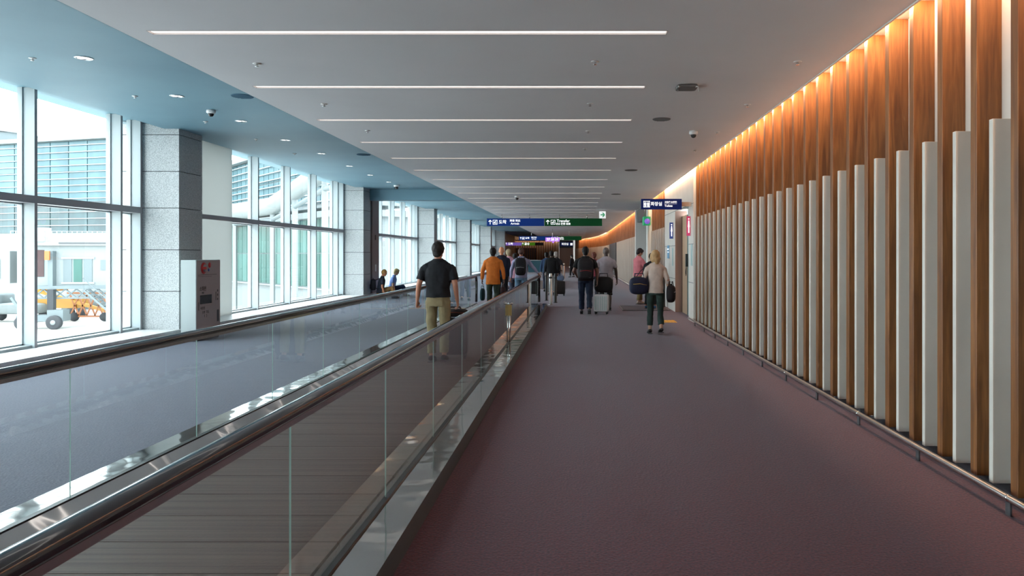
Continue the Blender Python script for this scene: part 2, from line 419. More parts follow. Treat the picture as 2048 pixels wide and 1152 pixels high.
# restroom front 17.2 - 22.8
XR = RX
b = MB(); b.box(XR, 3.0, 17.2, 17.95, 0, H+.07); b.box(XR, 3.0, 17.95, 20.4, 2.74, H+.07); b.box(XR, 3.0, 20.4, 22.8, 0, H+.07)
b.build('restroom_wall', 'white_wall', wall_right)
b = MB()
for z in (.9, 1.8): b.box(XR-.004, XR, 17.2, 17.95, z, z+.012); b.box(XR-.004, XR, 20.4, 22.8, z, z+.012)
b.box(XR-.004, XR, 17.2, 22.8, 2.74, 2.752)
b.build('panel_joint', 'bldg_grey', wall_right)
b = MB(); b.box(XR, 3.0, 20.38, 20.4, 0, 2.74); b.build('jamb_lining', 'brown_wall', wall_right)
d = sempty('door_1', (2.86, 19.9, 0))
b = MB(); b.box(0, .05, -.5, .48, 0, 2.6); b.build('door_leaf', 'tan', d)
b = MB(); b.box(-.01, .0, -.52, -.5, 0, 2.6); b.box(-.01,.0,.46,.48,0,2.6); b.build('door_edge', 'black', d)
b = MB(); b.box(2.86, 2.9, 17.95, 19.4, 0, 2.74); struct(b.build('wall_restroom_glass', mat('mint glass wall', lin(170,200,196), .2)))
slats(22.9, 27.0)
b = MB(); b.box(2.84, 3.0, 22.8, 27.1, 0, H+.07); b.box(2.55, 3.0, 27.1, 27.6, 0, H); b.build('pier_panel', 'pier', wall_right)
b = MB(); b.box(3.3, 3.4, 27.6, 32.6, 0, H+.07); b.build('dark_wall', 'dark_panel', wall_right)
for z in (1.2, 2.3):
    b = MB(); b.box(3.28, 3.3, 27.6, 32.6, z, z+.02); b.build('panel_joint', 'black', wall_right)
b = MB(); b.box(2.62, 3.4, 27.6, 32.6, 2.95, H+.07); b.build('header', 'dark_panel', wall_right)
b = MB(); b.box(2.55, 3.4, 32.6, 32.95, 0, H); b.build('pier_panel', 'pier', wall_right)
slats(33.0, 50.8)
b = MB(); b.box(2.84, 3.0, 32.95, 65, 0, H+.07); b.build('back_panel', 'white_wall', wall_right)
for k in range(int((50.8-4.62)/P)+1, int((65-4.62)/P)+1):
    yw = 4.62+P*k; link('wooden_slat', wme, wall_right, (RX, yw, 0))
    if yw > 61: link('white_slat', sme, wall_right, (RX, yw+.22, 0))
b = MB(); b.box(2.62, 2.84, 51, 61, 0, 2.4); b.build('dark_wall', 'dark_panel', wall_right)
# curved far part
path = [(2.67,65),(2.62,69),(2.45,73),(2.15,78),(1.6,84),(1.0,89),(.3,94.5),(-.3,99)]
def along(path, step):
    out = []; acc = 0; 
    for (x0,y0),(x1,y1) in zip(path[:-1], path[1:]):
        L = math.hypot(x1-x0, y1-y0); 
        while acc < L: t = acc/L; out.append((x0+(x1-x0)*t, y0+(y1-y0)*t, math.atan2(-(x1-x0), y1-y0))); acc += step
        acc -= L
    return out
for x, y, a in along(path, P):
    link('wooden_slat', wme, wall_right, (x, y, 0), a)
for x, y, a in along(path, P):
    link('white_slat', sme, wall_right, (x-.02, y+.22, 0), a)
b = MB()
for (x0,y0),(x1,y1) in zip(path[:-1], path[1:]):
    b.add([(x0+.17,y0,0),(x1+.17,y1,0),(x1+.17,y1,H+.1),(x0+.17,y0,H+.1),(x0+.4,y0,0),(x1+.4,y1,0),(x1+.4,y1,H+.1),(x0+.4,y0,H+.1)],
          [(0,1,2,3),(5,4,7,6),(3,2,6,7),(0,4,5,1)])
b.build('back_panel', 'white_wall', wall_right)
# end wall
we = sempty('wall_end')
b = MB(); b.box(-14, -2.4, 97.2, 97.4, 0, 4); b.build('back_panel', 'white_wall', we)
b = MB(); b.box(-2.4, -.2, 100.8, 101, 0, 4); b.build('brown_panel', 'brown_wall', we)
b = MB(); b.box(-2.4, -.2, 100.7, 100.8, 2.5, 4); b.build('header', 'dark_panel', we)
b = MB(); b.box(-2.75, -2.35, 96.8, 101, 0, H); b.box(-.5, -.1, 99.5, 101, 0, H); b.build('white_pier', 'pier', we)
for k in range(38):
    x = -13.6+.3*k
    link('wooden_slat', wme, we, (x, 97.03, 0), -PI/2)
    if not -9.1 < x < -5.3: link('white_slat', sme, we, (x+.14, 97.03, 0), -PI/2)
b = MB(); b.box(-9, -5.2, 96.9, 97.02, 0, 2.45); b.build('dark_window', 'dark_panel', we)

# cove light strips behind the ceiling lip
def cove(y0, y1, x=2.63, per=5.2):
    t = thing('cove_light_strip', 'warm light strip hidden above the slat wall from %d to %d metres ahead' % (y0, y1), 'light strip', (x, (y0+y1)/2, H+.03))
    q = MB(); q.box(-.009, -.006, -(y1-y0)/2, (y1-y0)/2, .0, .035); q.build('mounting_profile', 'white', t)
    light('lamp', (0, 0, .028), (0, R(-42), 0), .022, y1-y0, per*(y1-y0), (1, .62, .38), t)
COVE = 17
cove(-6, 16.9, per=COVE); cove(16.9, 33, per=COVE); cove(33, 65, per=COVE)
for i, ((x0,y0),(x1,y1)) in enumerate(zip(path[:-1:2], path[2::2])):
    a = math.atan2(-(x1-x0), y1-y0)
    t = thing('cove_light_strip', 'warm light strip above the curved far wall, %s part' % ORD[i], 'light strip', ((x0+x1)/2-.2, (y0+y1)/2, H+.03), a)
    L = math.hypot(x1-x0, y1-y0)
    light('lamp', (0, 0, -.05), (0, R(-58), 0), .03, L, COVE*L, (1, .62, .38), t)
    q = MB(); q.box(-.012, -.004, -L/2, L/2, -.06, -.01); q.build('mounting_profile', 'white', t)

t = thing('cove_light_strip', 'warm light strip above the slats of the far end wall', 'light strip', (-8, 96.6, H-.1))
q = MB(); q.box(-5.4, 5.4, -.03, -.01, -.03, .1); q.build('mounting_profile', 'white', t)
light('lamp', (0, 0, 0), (R(60), 0, 0), 10.8, .03, 3.2*10.8, (1, .62, .38), t)
# ------------------------------------------------------------------ ceiling fittings
tr = MB()   # trough: box open below, light strip inside on the far/top
tr.box(LX0, LX1, -HW, -HW+.006, H-.004, H+.14); tr.box(LX0, LX1, HW-.006, HW, H-.004, H+.14); tr.box(LX0, LX0+.006, -HW, HW, H-.004, H+.14); tr.box(LX1-.006, LX1, -HW, HW, H-.004, H+.14)
tr.box(LX0, LX1, -HW, HW, H+.135, H+.15)
trm = MB(); trm.v = [(v[0], v[1], v[2]-H) for v in tr.v]; trm.f = tr.f; trm.m = tr.m; trm.sm = tr.sm
tme = trm.mesh('trough', 'trough')
q = MB(); q.box(LX0+.01, LX1-.01, -HW+.006, HW-.006, .012, .02); dme = q.mesh('diffuser', 'strip_light')
i = 0
for y in LY:
    if y < 5: lb = 'long white ceiling light strip overhead behind the frame edge, %s back' % ORD[int((5-y)//2.13)]
    else: lb = '%s long white ceiling light strip counting from the camera' % ordn(i); i += 1
    t = thing('linear_ceiling_light', lb, 'ceiling light', (0, y, H), group='linear ceiling lights')
    link('trough', tme, t); link('diffuser', dme, t)

def pxc(x, y, z):   # photo position of a fitting on a ceiling at height z
    d = 1500*(z-1.55)/(510-y); return ((x-1154)*d/1500, d)
def sprinkler(x, y, z, lab):
    X, Y = pxc(x, y, z); t = thing('sprinkler', lab, 'sprinkler', (X, Y, z), group='ceiling sprinklers')
    q = MB(); q.lathe([(.04,0),(.042,-.004),(.03,-.008)], (0,0,0)); q.build('rosette', 'white', t)
    q = MB(); q.lathe([(.012,-.006),(.012,-.025),(.02,-.03),(.02,-.033)], (0,0,0), 10); q.build('nozzle', 'chrome', t)
sprinkler(514,127,H,'small sprinkler below the left part of the first light strip')
sprinkler(1190,123,H,'small sprinkler below the right part of the first light strip')
sprinkler(1595,123,H,'small sprinkler nearest the wooden slat wall')
sprinkler(648,208,H,'small sprinkler below the left end of the second light strip')
sprinkler(1180,207,H,'small sprinkler below the right part of the second light strip')
sprinkler(1495,209,H,'small sprinkler near the slats, right of the white wireless box')
sprinkler(735,261,H,'small sprinkler below the left end of the third light strip')
sprinkler(1176,262,H,'small sprinkler below the right part of the third light strip')
sprinkler(1434,264,H,'small sprinkler right of the white camera dome')
sprinkler(1390,300,H,'small sprinkler beyond the white camera dome')
sprinkler(1170,297,H,'small sprinkler below the right part of the fourth light strip')
sprinkler(65,116,HB,'small sprinkler on the blue ceiling farthest left')
sprinkler(270,192,HB,'small sprinkler on the blue ceiling left of the second downlight')
sprinkler(411,243,HB,'small sprinkler on the blue ceiling below the camera dome')
sprinkler(512,278,HB,'small sprinkler on the blue ceiling left of the fourth downlight')
sprinkler(589,307,HB,'small sprinkler on the blue ceiling left of the fifth downlight')
for i, (x, y) in enumerate([(168,116),(354,192),(482,242),(571,280),(643,307),(699,332),(741,350),(778,364)]):
    X, Y = pxc(x, y, HB); t = thing('downlight', '%s round silver downlight on the blue ceiling from the left' % ORD[i], 'downlight', (X, Y, HB), group='blue ceiling downlights')
    q = MB(); q.lathe([(.10,.0),(.102,-.006),(.085,-.008),(.08,-.001)], (0,0,0)); q.build('ring', 'chrome', t)
    q = MB(); q.lathe([(.035,-.002),(.04,-.006),(.02,-.008)], (-.035,0,0)); q.lathe([(.025,-.002),(.03,-.006),(.015,-.008)], (.04,0,0)); q.build('lamp_lens', 'down_glow', t)
def grille(x, y, z, r, mm, lab):
    X, Y = pxc(x, y, z); t = thing('ceiling_speaker', lab, 'speaker', (X, Y, z), group='round ceiling speakers')
    q = MB(); q.lathe([(r,0),(r,-.006),(r-.01,-.01)], (0,0,0), 28); q.build('grille_ring', mm, t)
    q = MB()
    for j in range(-4, 5): w = math.sqrt(max(.0001, (r-.012)**2-(j*r/5)**2)); q.box(-w, w, j*r/5-.006, j*r/5+.006, -.014, -.0101)
    q.build('grille_bars', mm, t)
grille(485,192,HB,.16,'grille','round dark blue ceiling speaker by the second light strip')
grille(727,309,HB,.16,'grille','round dark blue ceiling speaker by the fifth light strip')
grille(1323,238,H,.13,'grille_grey','round grey ceiling speaker right of the third light strip')
grille(1262,340,H,.15,'grille_grey','round grey ceiling speaker right of the sixth light strip')
grille(1232,388,H,.16,'grille_grey','round grey ceiling speaker right of the ninth light strip')
def dome(x, y, z, lab, s=1.0):
    X, Y = pxc(x, y, z); t = thing('dome_camera', lab, 'camera', (X, Y, z), group='dome cameras')
    q = MB(); q.lathe([(.065*s,0),(.07*s,-.02),(.07*s,-.045),(.05*s,-.06)], (0,0,0)); q.build('housing', 'white', t)
    q = MB(); q.lathe([(.045*s,-.058),(.043*s,-.08*s),(.03*s,-.1*s),(.01*s,-.108*s)], (0,0,0)); q.build('dome_cover', 'screen_dark', t)
dome(422,220,HB,'white camera dome on the blue ceiling above first column')
dome(1387,262,H,'white camera dome on the grey ceiling near the slats')
dome(793,370,HB,'white camera dome by the blue beam', 1.3)
dome(1270,428,H,'black camera dome before the white pier', 1.2)
dome(1034,392,H,'dark small camera hanging among the far light strips', 1.2)
X, Y = pxc(1373, 172, H); t = thing('wireless_access_point', 'white box with two bent antennas on the grey ceiling', 'access point', (X, Y, H))
b = MB(); b.sbox((0,0,-.02), .12, .12, .018, .3); b.build('housing', 'grille_grey', t)
for s in (-1, 1):
    b = MB(); b.tube([(s*.09,-.1,-.03),(s*.11,-.14,-.035),(s*.12,-.15,-.1)], .008, 8); b.build('antenna', 'white', t)
for sx, sy in ((-.08,-.12),(.08,-.12)):
    pass

# ------------------------------------------------------------------ signs
def arrow_up(s, p, x, z, parent):
    q = MB(); U = (0,1,0); q.bar((x,0,z-s*.45),(x,0,z+s*.35), s*.13, .003, up=U); q.bar((x,0,z+s*.45),(x-s*.33,0,z+s*.08), s*.13, .003, up=U); q.bar((x,0,z+s*.45),(x+s*.33,0,z+s*.08), s*.13, .003, up=U)
    return q.build('arrow', 'letter', parent, (0, p, 0))
def hang_sign(label, X0, X1, y, z0, z1, halves, rods, cat='sign', depth=.16):
    cx = (X0+X1)/2; t = thing('hanging_sign', label, cat, (cx, y, z0))
    for f0, f1, mm, nm in halves:
        q = MB(); q.box(X0-cx+f0*(X1-X0), X0-cx+f1*(X1-X0), -depth/2, depth/2, 0, z1-z0); q.build(nm, mm, t)
    for f in rods:
        q = MB(); q.tube([(X0-cx+f*(X1-X0), 0, z1-z0), (X0-cx+f*(X1-X0), 0, H-z0)], .018, 8); q.build('hanging_rod', 'steel', t)
    return t
y = 36.; s = y/1500
X0, X1, z0, z1 = (974-1154)*s, (1204-1154)*s, 1.55+(510-452)*s, 1.55+(510-437)*s
t = hang_sign('wide blue and green hanging sign nearest, reading Arrivals and Transfer', X0, X1, y, z0, z1, [(0,.497,'blue_sign','blue_panel'),(.5,1,'green_sign','green_panel')], (.13,.37,.63,.87))
def pictobox(s, x, z, p, parent):
    q = MB(); w = s*.08
    q.box(x-s/2, x+s/2, 0, .003, z-s/2, z-s/2+w); q.box(x-s/2, x+s/2, 0, .003, z+s/2-w, z+s/2); q.box(x-s/2, x-s/2+w, 0, .003, z-s/2, z+s/2); q.box(x+s/2-w, x+s/2, 0, .003, z-s/2, z+s/2)
    return q
def sign_text(t, w, h, y, k=1.0):
    p = -.083; c = h/2; L = -w/2
    arrow_up(h*.62, p, L+h*.45, c, t)
    q = pictobox(h*.6, L+h*1.1, c, p, t); q.box(L+h*.92, L+h*1.28, 0, .003, c-h*.16, c-h*.06); q.bar((L+h*.95,.0015,c-h*.02),(L+h*1.27,.0015,c+h*.16), h*.09, .003, up=(0,1,0))
    q.build('pictogram', 'letter', t, (0, p, 0))
    text('lettering', '도착', h*.56, (L+h*2.1, p, c), FACE, 'letter', t, bold=.003)
    text('lettering', '到着 到达', h*.33, (L+h*3.75, p, c+h*.19), FACE, 'letter', t, bold=.002)
    text('lettering', 'Arrivals', h*.36, (L+h*3.75, p, c-h*.2), FACE, 'letter', t, bold=.002)
    arrow_up(h*.62, p, h*.45, c, t)
    q = pictobox(h*.6, h*1.15, c, p, t); q.bar((h*.97,.0015,c-h*.1),(h*1.3,.0015,c+h*.15), h*.08, .003, up=(0,1,0)); q.bar((h*1.05,.0015,c-h*.17),(h*1.33,.0015,c-h*.05), h*.07, .003, up=(0,1,0))
    q.build('pictogram', 'letter', t, (0, p, 0))
    text('lettering', 'Transfer', h*.5, (h*2.5, p, c+h*.16), FACE, 'letter', t, bold=.003)
    text('lettering', '환승 换乘 乗継', h*.3, (h*2.5, p, c-h*.25), FACE, 'letter', t, bold=.002)
sign_text(t, X1-X0, z1-z0, y)
y = 62.; s = y/1500
X0, X1, z0, z1 = (1038-1154)*s, (1163-1154)*s, 1.55+(510-480.5)*s, 1.55+(510-472.5)*s
t = hang_sign('second blue and green hanging sign, behind the nearest one', X0, X1, y, z0, z1, [(0,.6,'blue_sign','blue_panel'),(.6,1,'green_sign','green_panel')], (.2,.8))
sign_text(t, X1-X0, z1-z0, y)
y = 84.; s = y/1500
X0, X1, z0, z1 = (1003-1154)*s, (1087-1154)*s, 1.55+(510-491)*s, 1.55+(510-485)*s
t = hang_sign('far purple and lime hanging sign before the end wall', X0, X1, y, z0, z1, [(0,.48,'purple_sign','purple_panel'),(.48,.8,'lime_sign','lime_panel'),(.8,1,'black','black_panel')], (.1,.9))
text('lettering', '↑ 도착', .3, (-1.5, -.083, (z1-z0)/2), FACE, 'letter', t, bold=.01)
text('lettering', '↑ 환승', .3, (.35, -.083, (z1-z0)/2), FACE, 'letter', t, bold=.01)
y = 56.; s = y/1500
X0, X1, z0, z1 = (1091-1154)*s, (1119-1154)*s, 1.55+(510-483)*s, 1.55+(510-475)*s
t = hang_sign('small purple lit display hanging in front of second sign', X0, X1, y, z0, z1, [(0,1,'purple_led','display_face')], (.5,))
text('lettering', '27 28 29', .24, (0, -.083, (z1-z0)/2), FACE, 'letter', t, bold=.008)
b = MB(); b.lathe([(.06,0),(.07,-.06),(.03,-.12)], (.05,0,0)); b.build('camera_dome', 'purple_led', t)
y = 96.; s = y/1500
t = thing('wall_sign', 'small dark blue lit sign on the far brown doorway', 'sign', (-1.3, 100.6, 2.75))
b = MB(); b.box(-.9, .9, -.06, .06, 0, .5); b.build('sign_panel', 'navy_sign', t)
text('lettering', '화장실', .34, (-.3, -.063, .25), FACE, 'letter', t, bold=.008)
b = MB(); b.box(.4, .7, 0, .003, .1, .4); b.build('pictogram', 'letter', t, (0,-.063,0))
# toilets sign
y = 17.5; s = y/1500
X0, X1, z0, z1 = (1282-1154)*s, (1363-1154)*s, 1.55+(510-419)*s, 1.55+(510-398)*s
t = thing('toilet_sign', 'navy blue toilets sign projecting from the right wall', 'sign', ((X0+X1)/2, y, z0)); w = X1-X0; h = z1-z0
b = MB(); b.box(-w/2, w/2, -.05, .05, 0, h); b.build('sign_panel', 'navy_sign', t)
b = MB(); b.box(w/2, RX-(X0+X1)/2, -.03, .03, h*.3, h*.7); b.build('bracket', 'steel', t)
p = -.053
q = pictobox(h*.6, -w/2+h*.52, h/2, p, t); q.box(-w/2+h*.51, -w/2+h*.53, 0, .003, h*.25, h*.75)
for dx in (-.14, .14):
    cx = -w/2+h*(.52+dx); q.lathe([(h*.045,0),(h*.045,.003)], (cx,.0,h*.68), 12, axis='y'); q.add([(cx-h*.08,0,h*.6),(cx+h*.08,0,h*.6),(cx+h*.05,0,h*.28),(cx-h*.05,0,h*.28)], [(0,3,2,1),(0,1,2,3)])
q.build('pictogram', 'letter', t, (0, p, 0))
text('lettering', '화장실', h*.4, (-w/2+h*1.45, p, h*.5), FACE, 'letter', t, bold=.002)
text('lettering', '卫生间 お手洗', h*.185, (-w/2+h*2.8, p, h*.68), FACE, 'letter', t, bold=.002)
text('lettering', 'Toilets', h*.27, (-w/2+h*2.6, p, h*.33), FACE, 'letter', t, bold=.002)
q = MB(); q.box(-w/2+h*2.2, -w/2+h*3.4, 0, .003, h*.52, h*.535); q.build('divider', 'letter', t, (0,p,0))
# exit sign
X, Y = pxc(1205, 420, H); t = thing('exit_sign', 'small white exit sign with a green arrow right of the nearest sign', 'sign', (X, Y, H))
b = MB(); b.box(-.14, .14, -.03, .03, -.36, -.06); b.build('sign_panel', 'exit_white', t)
b = MB(); b.bar((-.09,0,-.21),(.04,0,-.21), .05, .003, up=(0,1,0)); b.bar((.09,0,-.21),(.0,0,-.12), .05, .003, up=(0,1,0)); b.bar((.09,0,-.21),(.0,0,-.30), .05,.003, up=(0,1,0)); b.build('arrow', 'exit_green', t, (0,-.033,0))
b = MB(); b.tube([(0,0,-.06),(0,0,0)], .01); b.build('hanging_rod', 'steel', t)
t = thing('exit_sign', 'small green and white sign hanging before the dark recess', 'sign', (2.5, 27.0, 2.62))
b = MB(); b.box(-.12, .12, -.3, .3, 0, .3); b.build('sign_panel', 'exit_green', t)
b = MB(); b.lathe([(.1,0),(.1,.01)], (.0,-.312,.13), 20, axis='y'); b.build('round_emblem', 'purple_sign', t)
for s_ in (-.06,.06):
    b = MB(); b.tube([(s_,0,.3),(s_,0,H-2.62)], .008); b.build('hanging_rod', 'steel', t)
# flag signs and posters of the restroom wall
def flag(label, y, z0, z1, mm, w=.12, txt=None):
    t = thing('flag_sign', label, 'sign', (RX, y, z0))
    q = MB(); q.box(-w, -.01, -.012, .012, 0, z1-z0); q.build('sign_panel', mm, t)
    q = MB(); q.box(-.012, 0, -.015, .015, 0, z1-z0); q.build('bracket', 'steel', t)
    q = MB(); c = -w/2
    q.lathe([(w*.16,0),(w*.16,.002)], (c,-.014,(z1-z0)*.86), 12, axis='y')
    q.add([(c-w*.22,-.014,(z1-z0)*.45),(c+w*.22,-.014,(z1-z0)*.45),(c+w*.1,-.014,(z1-z0)*.78),(c-w*.1,-.014,(z1-z0)*.78)], [(0,1,2,3)])
    q.box(c-w*.12, c-w*.02, -.016, -.014, (z1-z0)*.15, (z1-z0)*.45); q.box(c+w*.02, c+w*.12, -.016, -.014, (z1-z0)*.15, (z1-z0)*.45)
    q.build('pictogram', 'letter', t)
    return t
flag('pink projecting restroom sign beside the slat end', 17.6, 2.0, 2.46, 'pink_print', .10)
flag('blue projecting restroom sign beyond the tan doorway', 20.75, 2.0, 2.45, 'blue_print', .11)
t = thing('wall_poster', 'light blue vertical notice on the white restroom wall', 'poster', (RX, 21.9, 1.45))
b = MB(); b.box(-.012, 0, -.22, .22, 0, .38); b.build('sheet', 'cyan_print', t)
b = MB(); b.box(-.014, -.0121, -.16, .16, .25, .29); b.box(-.014, -.0121, -.16, .1, .17, .2); b.build('print', 'letter', t)
t = thing('wall_plaque', 'pale mint notice panel beside the pink restroom sign', 'plaque', (RX, 17.45, 1.3))
b = MB(); b.box(-.008, 0, -.12, .12, 0, .5); b.build('panel', mat('mint plaque', lin(150,180,178), .3), t)
t = thing('wall_plaque', 'pale mint notice panel beyond the tan doorway', 'plaque', (RX, 20.9, 1.25))
b = MB(); b.box(-.008, 0, -.12, .12, 0, .5); b.build('panel', 'mint plaque' if False else mat('mint plaque', lin(150,180,178), .3), t)
t = thing('wall_handset', 'black intercom handset with looped cord beside the doorway', 'handset', (2.86, 19.35, 1.2))
b = MB(); b.box(-.06, 0, -.05, .05, .05, .38); b.build('handset', 'black', t)
b = MB(); b.tube([(-.04,0,.05),(-.05,.03,-.05),(-.05,.05,-.13),(-.05,0,-.18),(-.05,-.05,-.13),(-.05,-.03,-.05),(-.04,0,.05)], .01, 8); b.build('cord', 'black', t)
t = thing('litter_bin', 'tall dark slim bin against the white restroom wall', 'bin', (2.5, 22.2, 0))
b = MB(); b.box(-.1,.1,-.12,.12,0,1.02); b.build('body', 'darkgrey', t, bevel=.012)
b = MB(); b.box(-.104,.104,-.124,.124,1.02,1.06); b.build('lid', 'black', t, bevel=.01)
b = MB(); b.box(-.08,.08,-.124,-.119,.86,.93); b.build('slot', 'screen_dark', t)
t = thing('floor_mat', 'grey floor mat in front of the restroom entrance', 'mat', (1.95, 21.9, 0))
b = MB(); b.box(-.65,.62,-1.0,.9,0,.012); b.build('pile', 'mat_grey', t)
b = MB(); b.box(-.68,-.65,-1.03,.93,0,.014); b.box(.62,.65,-1.03,.93,0,.014); b.box(-.68,.65,-1.03,-1.0,0,.014); b.box(-.68,.65,.9,.93,0,.014); b.build('rubber_edge', 'black', t)
t = thing('tactile_strip', 'yellow tactile paving strip on the carpet before the doorway', 'tactile strip', (2.15, 17.5, 0))
b = MB(); b.box(-.15,.15,-.3,.3,0,.006); b.build('base', 'yellow', t)
b = MB()
for i in range(4):
    for j in range(8): b.lathe([(.022,.006),(.018,.011)], (-.11+.073*i, -.26+.074*j, 0), 8)
b.build('domes', 'yellow', t)
# bumper rail
t = thing('bumper_rail', 'low stainless bumper rail along the foot of the slat wall', 'rail', (2.573, 0, 0))
b = MB(); b.tube([(0, -10, .1), (0, 17.3, .1)], .021, 14); b.build('tube', 'rail_steel', t)
brm = MB(); brm.box(-.006, .006, -.025, .025, 0, .085); brme = brm.mesh('bracket', 'darkgrey')
k = -10
while 4.47+1.19*k < 17.2:
    link('bracket', brme, t, (.0, 4.47+1.19*k, 0)); k += 1
b = MB()
for kk in range(-3, 5): b.lathe([(.0235,-.004),(.0235,.004)], (0, 4.47+2.38*kk*1, .1), 14, axis='y')
b.build('joint_sleeve', 'chrome', t)
t = thing('bumper_rail', 'low stainless bumper rail along the far slat wall beyond the recess', 'rail', (2.573, 0, 0))
b = MB(); b.tube([(0, 33, .1), (0, 64, .1)], .024, 10); b.build('tube', 'rail_steel', t)
for k in range(26): link('bracket', brme, t, (0, 33.4+1.19*k, 0))

# ------------------------------------------------------------------ moving walkway
def walkway(label, ya, yb, XL, XRr, ZH=.925, ZF=.09, detail=True, stanch=True):
    t = thing('moving_walkway', label, 'walkway', ((XL+XRr)/2, ya, 0)); ox = -(XL+XRr)/2; L = yb-ya
    # pallets
    pm = MB(); pm.box(-(XRr-XL)/2+.13, (XRr-XL)/2-.13, .004, .396, -.02, .02)
    nr = 16
    for j in range(nr): 
        x = 0
    pme = pm.mesh('pallet', 'belt')
    for j in range(int(L/.4)): link('pallet', pme, t, (0, .4*j, 0))
    for s, X in ((-1, XL), (1, XRr)):
        x = X+ox; o = s   # outward direction
        q = MB(); x0, x1 = sorted((x+o*.02, x+o*.23)); q.box(x0, x1, 0, L, ZF-.02, ZF); q.build('outer_deck', 'deck', t)
        xa = x+o*.23; xb = x+o*.255
        q = MB(); q.add([(xa,0,ZF),(xa,L,ZF),(xb,L,0),(xb,0,0),(xa-o*.01,0,ZF),(xa-o*.01,L,ZF),(xb-o*.01,L,0),(xb-o*.01,0,0)],[(0,1,2,3),(4,7,6,5),(0,3,7,4),(1,5,6,2)]); q.build('outer_skirt', 'steel' if False else 'darkgrey', t)
        xa = x-o*.02; xb = x-o*.125
        q = MB(); q.add([(xa,0,ZF),(xa,L,ZF),(xb,L,.015),(xb,0,.015),(xa,0,-.0),(xa,L,-.0),(xb,L,0),(xb,0,0)],[(0,1,2,3) if o < 0 else (3,2,1,0),(4,7,6,5),(0,3,7,4),(1,5,6,2),(3,2,6,7),(0,4,5,1)]); q.build('inner_skirt', 'deck', t)
        q = MB(); q.box(x-.02, x+.02, 0, L, 0, ZF+.012); q.build('glass_clamp', 'black', t)
        # glass
        gm = MB(); gm.box(-.004, .004, .003, 1.487, ZF, ZH-.035); gm.m = [1,1,1,0,0,0]
        gme = gm.mesh('glass_panel', ['bal_glass', 'glass_edge'])
        j0 = 0
        y = 2.99-1.49*8
        while y < ya-.01: y += 1.49
        first = y-ya
        k = 0
        while first+1.49*k+1.49 < L-.3: link('glass_panel', gme, t, (x, first+1.49*k, 0)); k += 1
        yend = first+1.49*k
        # handrail guide and rail
        y0 = .0; y1 = L
        q = MB(); q.box(x-.02, x+.02, .5, L-.45, ZH-.05, ZH-.02); q.build('rail_guide', 'steel', t)
        pts = []
        for a in range(0, 91, 15):
            rr = (ZH-.2)/2
        rr = .22
        pts = [(x, 0+.05+0, ZF+.05), (x, .02, ZH-rr-.2)] + [(x, .02+rr-rr*math.cos(R(a)), ZH-rr+rr*math.sin(R(a))) for a in (0,22,45,68,90)]
        pts += [(x, L-.02-rr+rr*math.sin(R(a)), ZH-rr+rr*math.cos(R(a))) for a in (0,22,45,68,90)] + [(x, L-.02, ZH-rr-.2), (x, L-.05, ZF+.05)]
        # densify: a long stretch needs a fixed ref vector
        q = MB(); q.tube(pts, .046, 16, flat=.62, ref=None)
        # rebuild with a consistent frame
        q = MB(); vs = []; fs = []; nn = 18
        PP = [Vector(p) for p in pts]
        for i_, p in enumerate(PP):
            d = (PP[min(i_+1,len(PP)-1)]-PP[max(i_-1,0)]).normalized(); xx = Vector((1,0,0)); zz = xx.cross(d).normalized()
            for kk in range(nn):
                a = 2*PI*kk/nn; f = lambda v: math.copysign(abs(v)**.92, v)
                vs.append(p+xx*f(math.cos(a))*.041+zz*f(math.sin(a))*.03)
        for i_ in range(len(PP)-1):
            for kk in range(nn): k2 = (kk+1) % nn; fs.append((i_*nn+kk, i_*nn+k2, (i_+1)*nn+k2, (i_+1)*nn+kk))
        fs.append(tuple(range(nn))); fs.append(tuple((len(PP)-1)*nn+kk for kk in range(nn)))
        q.add(vs, fs, 0, True); q.build('handrail', 'rubber', t)
        # end glass with rounded newel
        for y_a, y_b, fl in ((yend, L-.06, 1),):
            if y_b-y_a > .1:
                g = MB(); g.box(-.006, .006, 0.004, y_b-y_a, ZF, ZH-.04); g.m = [1,1,1,0,1,0]
                g.build('glass_panel', ['bal_glass','glass_edge'], t, (x, y_a, 0))
        if first > .15:
            g = MB(); g.box(-.006, .006, .06, first, ZF, ZH-.04); g.m = [1,1,1,0,1,0]; g.build('glass_panel', ['bal_glass','glass_edge'], t, (x, 0, 0))
    q = MB(); q.box(-(XRr-XL)/2+.12, (XRr-XL)/2-.12, L-1.2, L+.9, .02, .026); q.build('landing_plate', 'steel', t)
    q = MB()
    for j in range(40): xx = -(XRr-XL)/2+.15+j*((XRr-XL)-.3)/39; q.box(xx-.006, xx+.006, L-1.3, L-1.1, .02, .03)
    q.build('comb', 'yellow', t)
    return t
walkway('long moving walkway with glass balustrades and black handrails in the foreground', -6, 22.6, -3.03, -1.145)
t = thing('sensor_post', 'slim brass-topped steel post on the steel deck of the right balustrade', 'post', (-1.118, 12.5, .1))
b = MB(); b.tube([(0,0,0),(0,0,.45)], .014, 12); b.build('pole', 'steel', t)
b = MB(); b.box(-.03,.03,-.012,.012,.44,.62); b.build('plate', 'brass', t, bevel=.004)
b = MB(); b.lathe([(.03,.62),(.055,.63),(.055,.65),(.03,.66)], (0,0,0)); b.build('cap', 'chrome', t)
walkway('second moving walkway farther down the corridor', 34, 45, -3.03, -1.145)
def bollard(label, x, y, h=.98, r=.045, mm='steel'):
    t = thing('bollard', label, 'bollard', (x, y, 0))
    q = MB(); q.lathe([(r*1.6,0),(r*1.6,.015),(r,.02),(r,h-.02),(r*.8,h)], (0,0,0)); q.build('pole', mm, t)
    q = MB(); q.lathe([(r*1.02,h-.16),(r*1.02,h-.1)], (0,0,0)); q.build('band', 'black', t)
bollard('steel bollard just past the walkway end', -.82, 23.3)
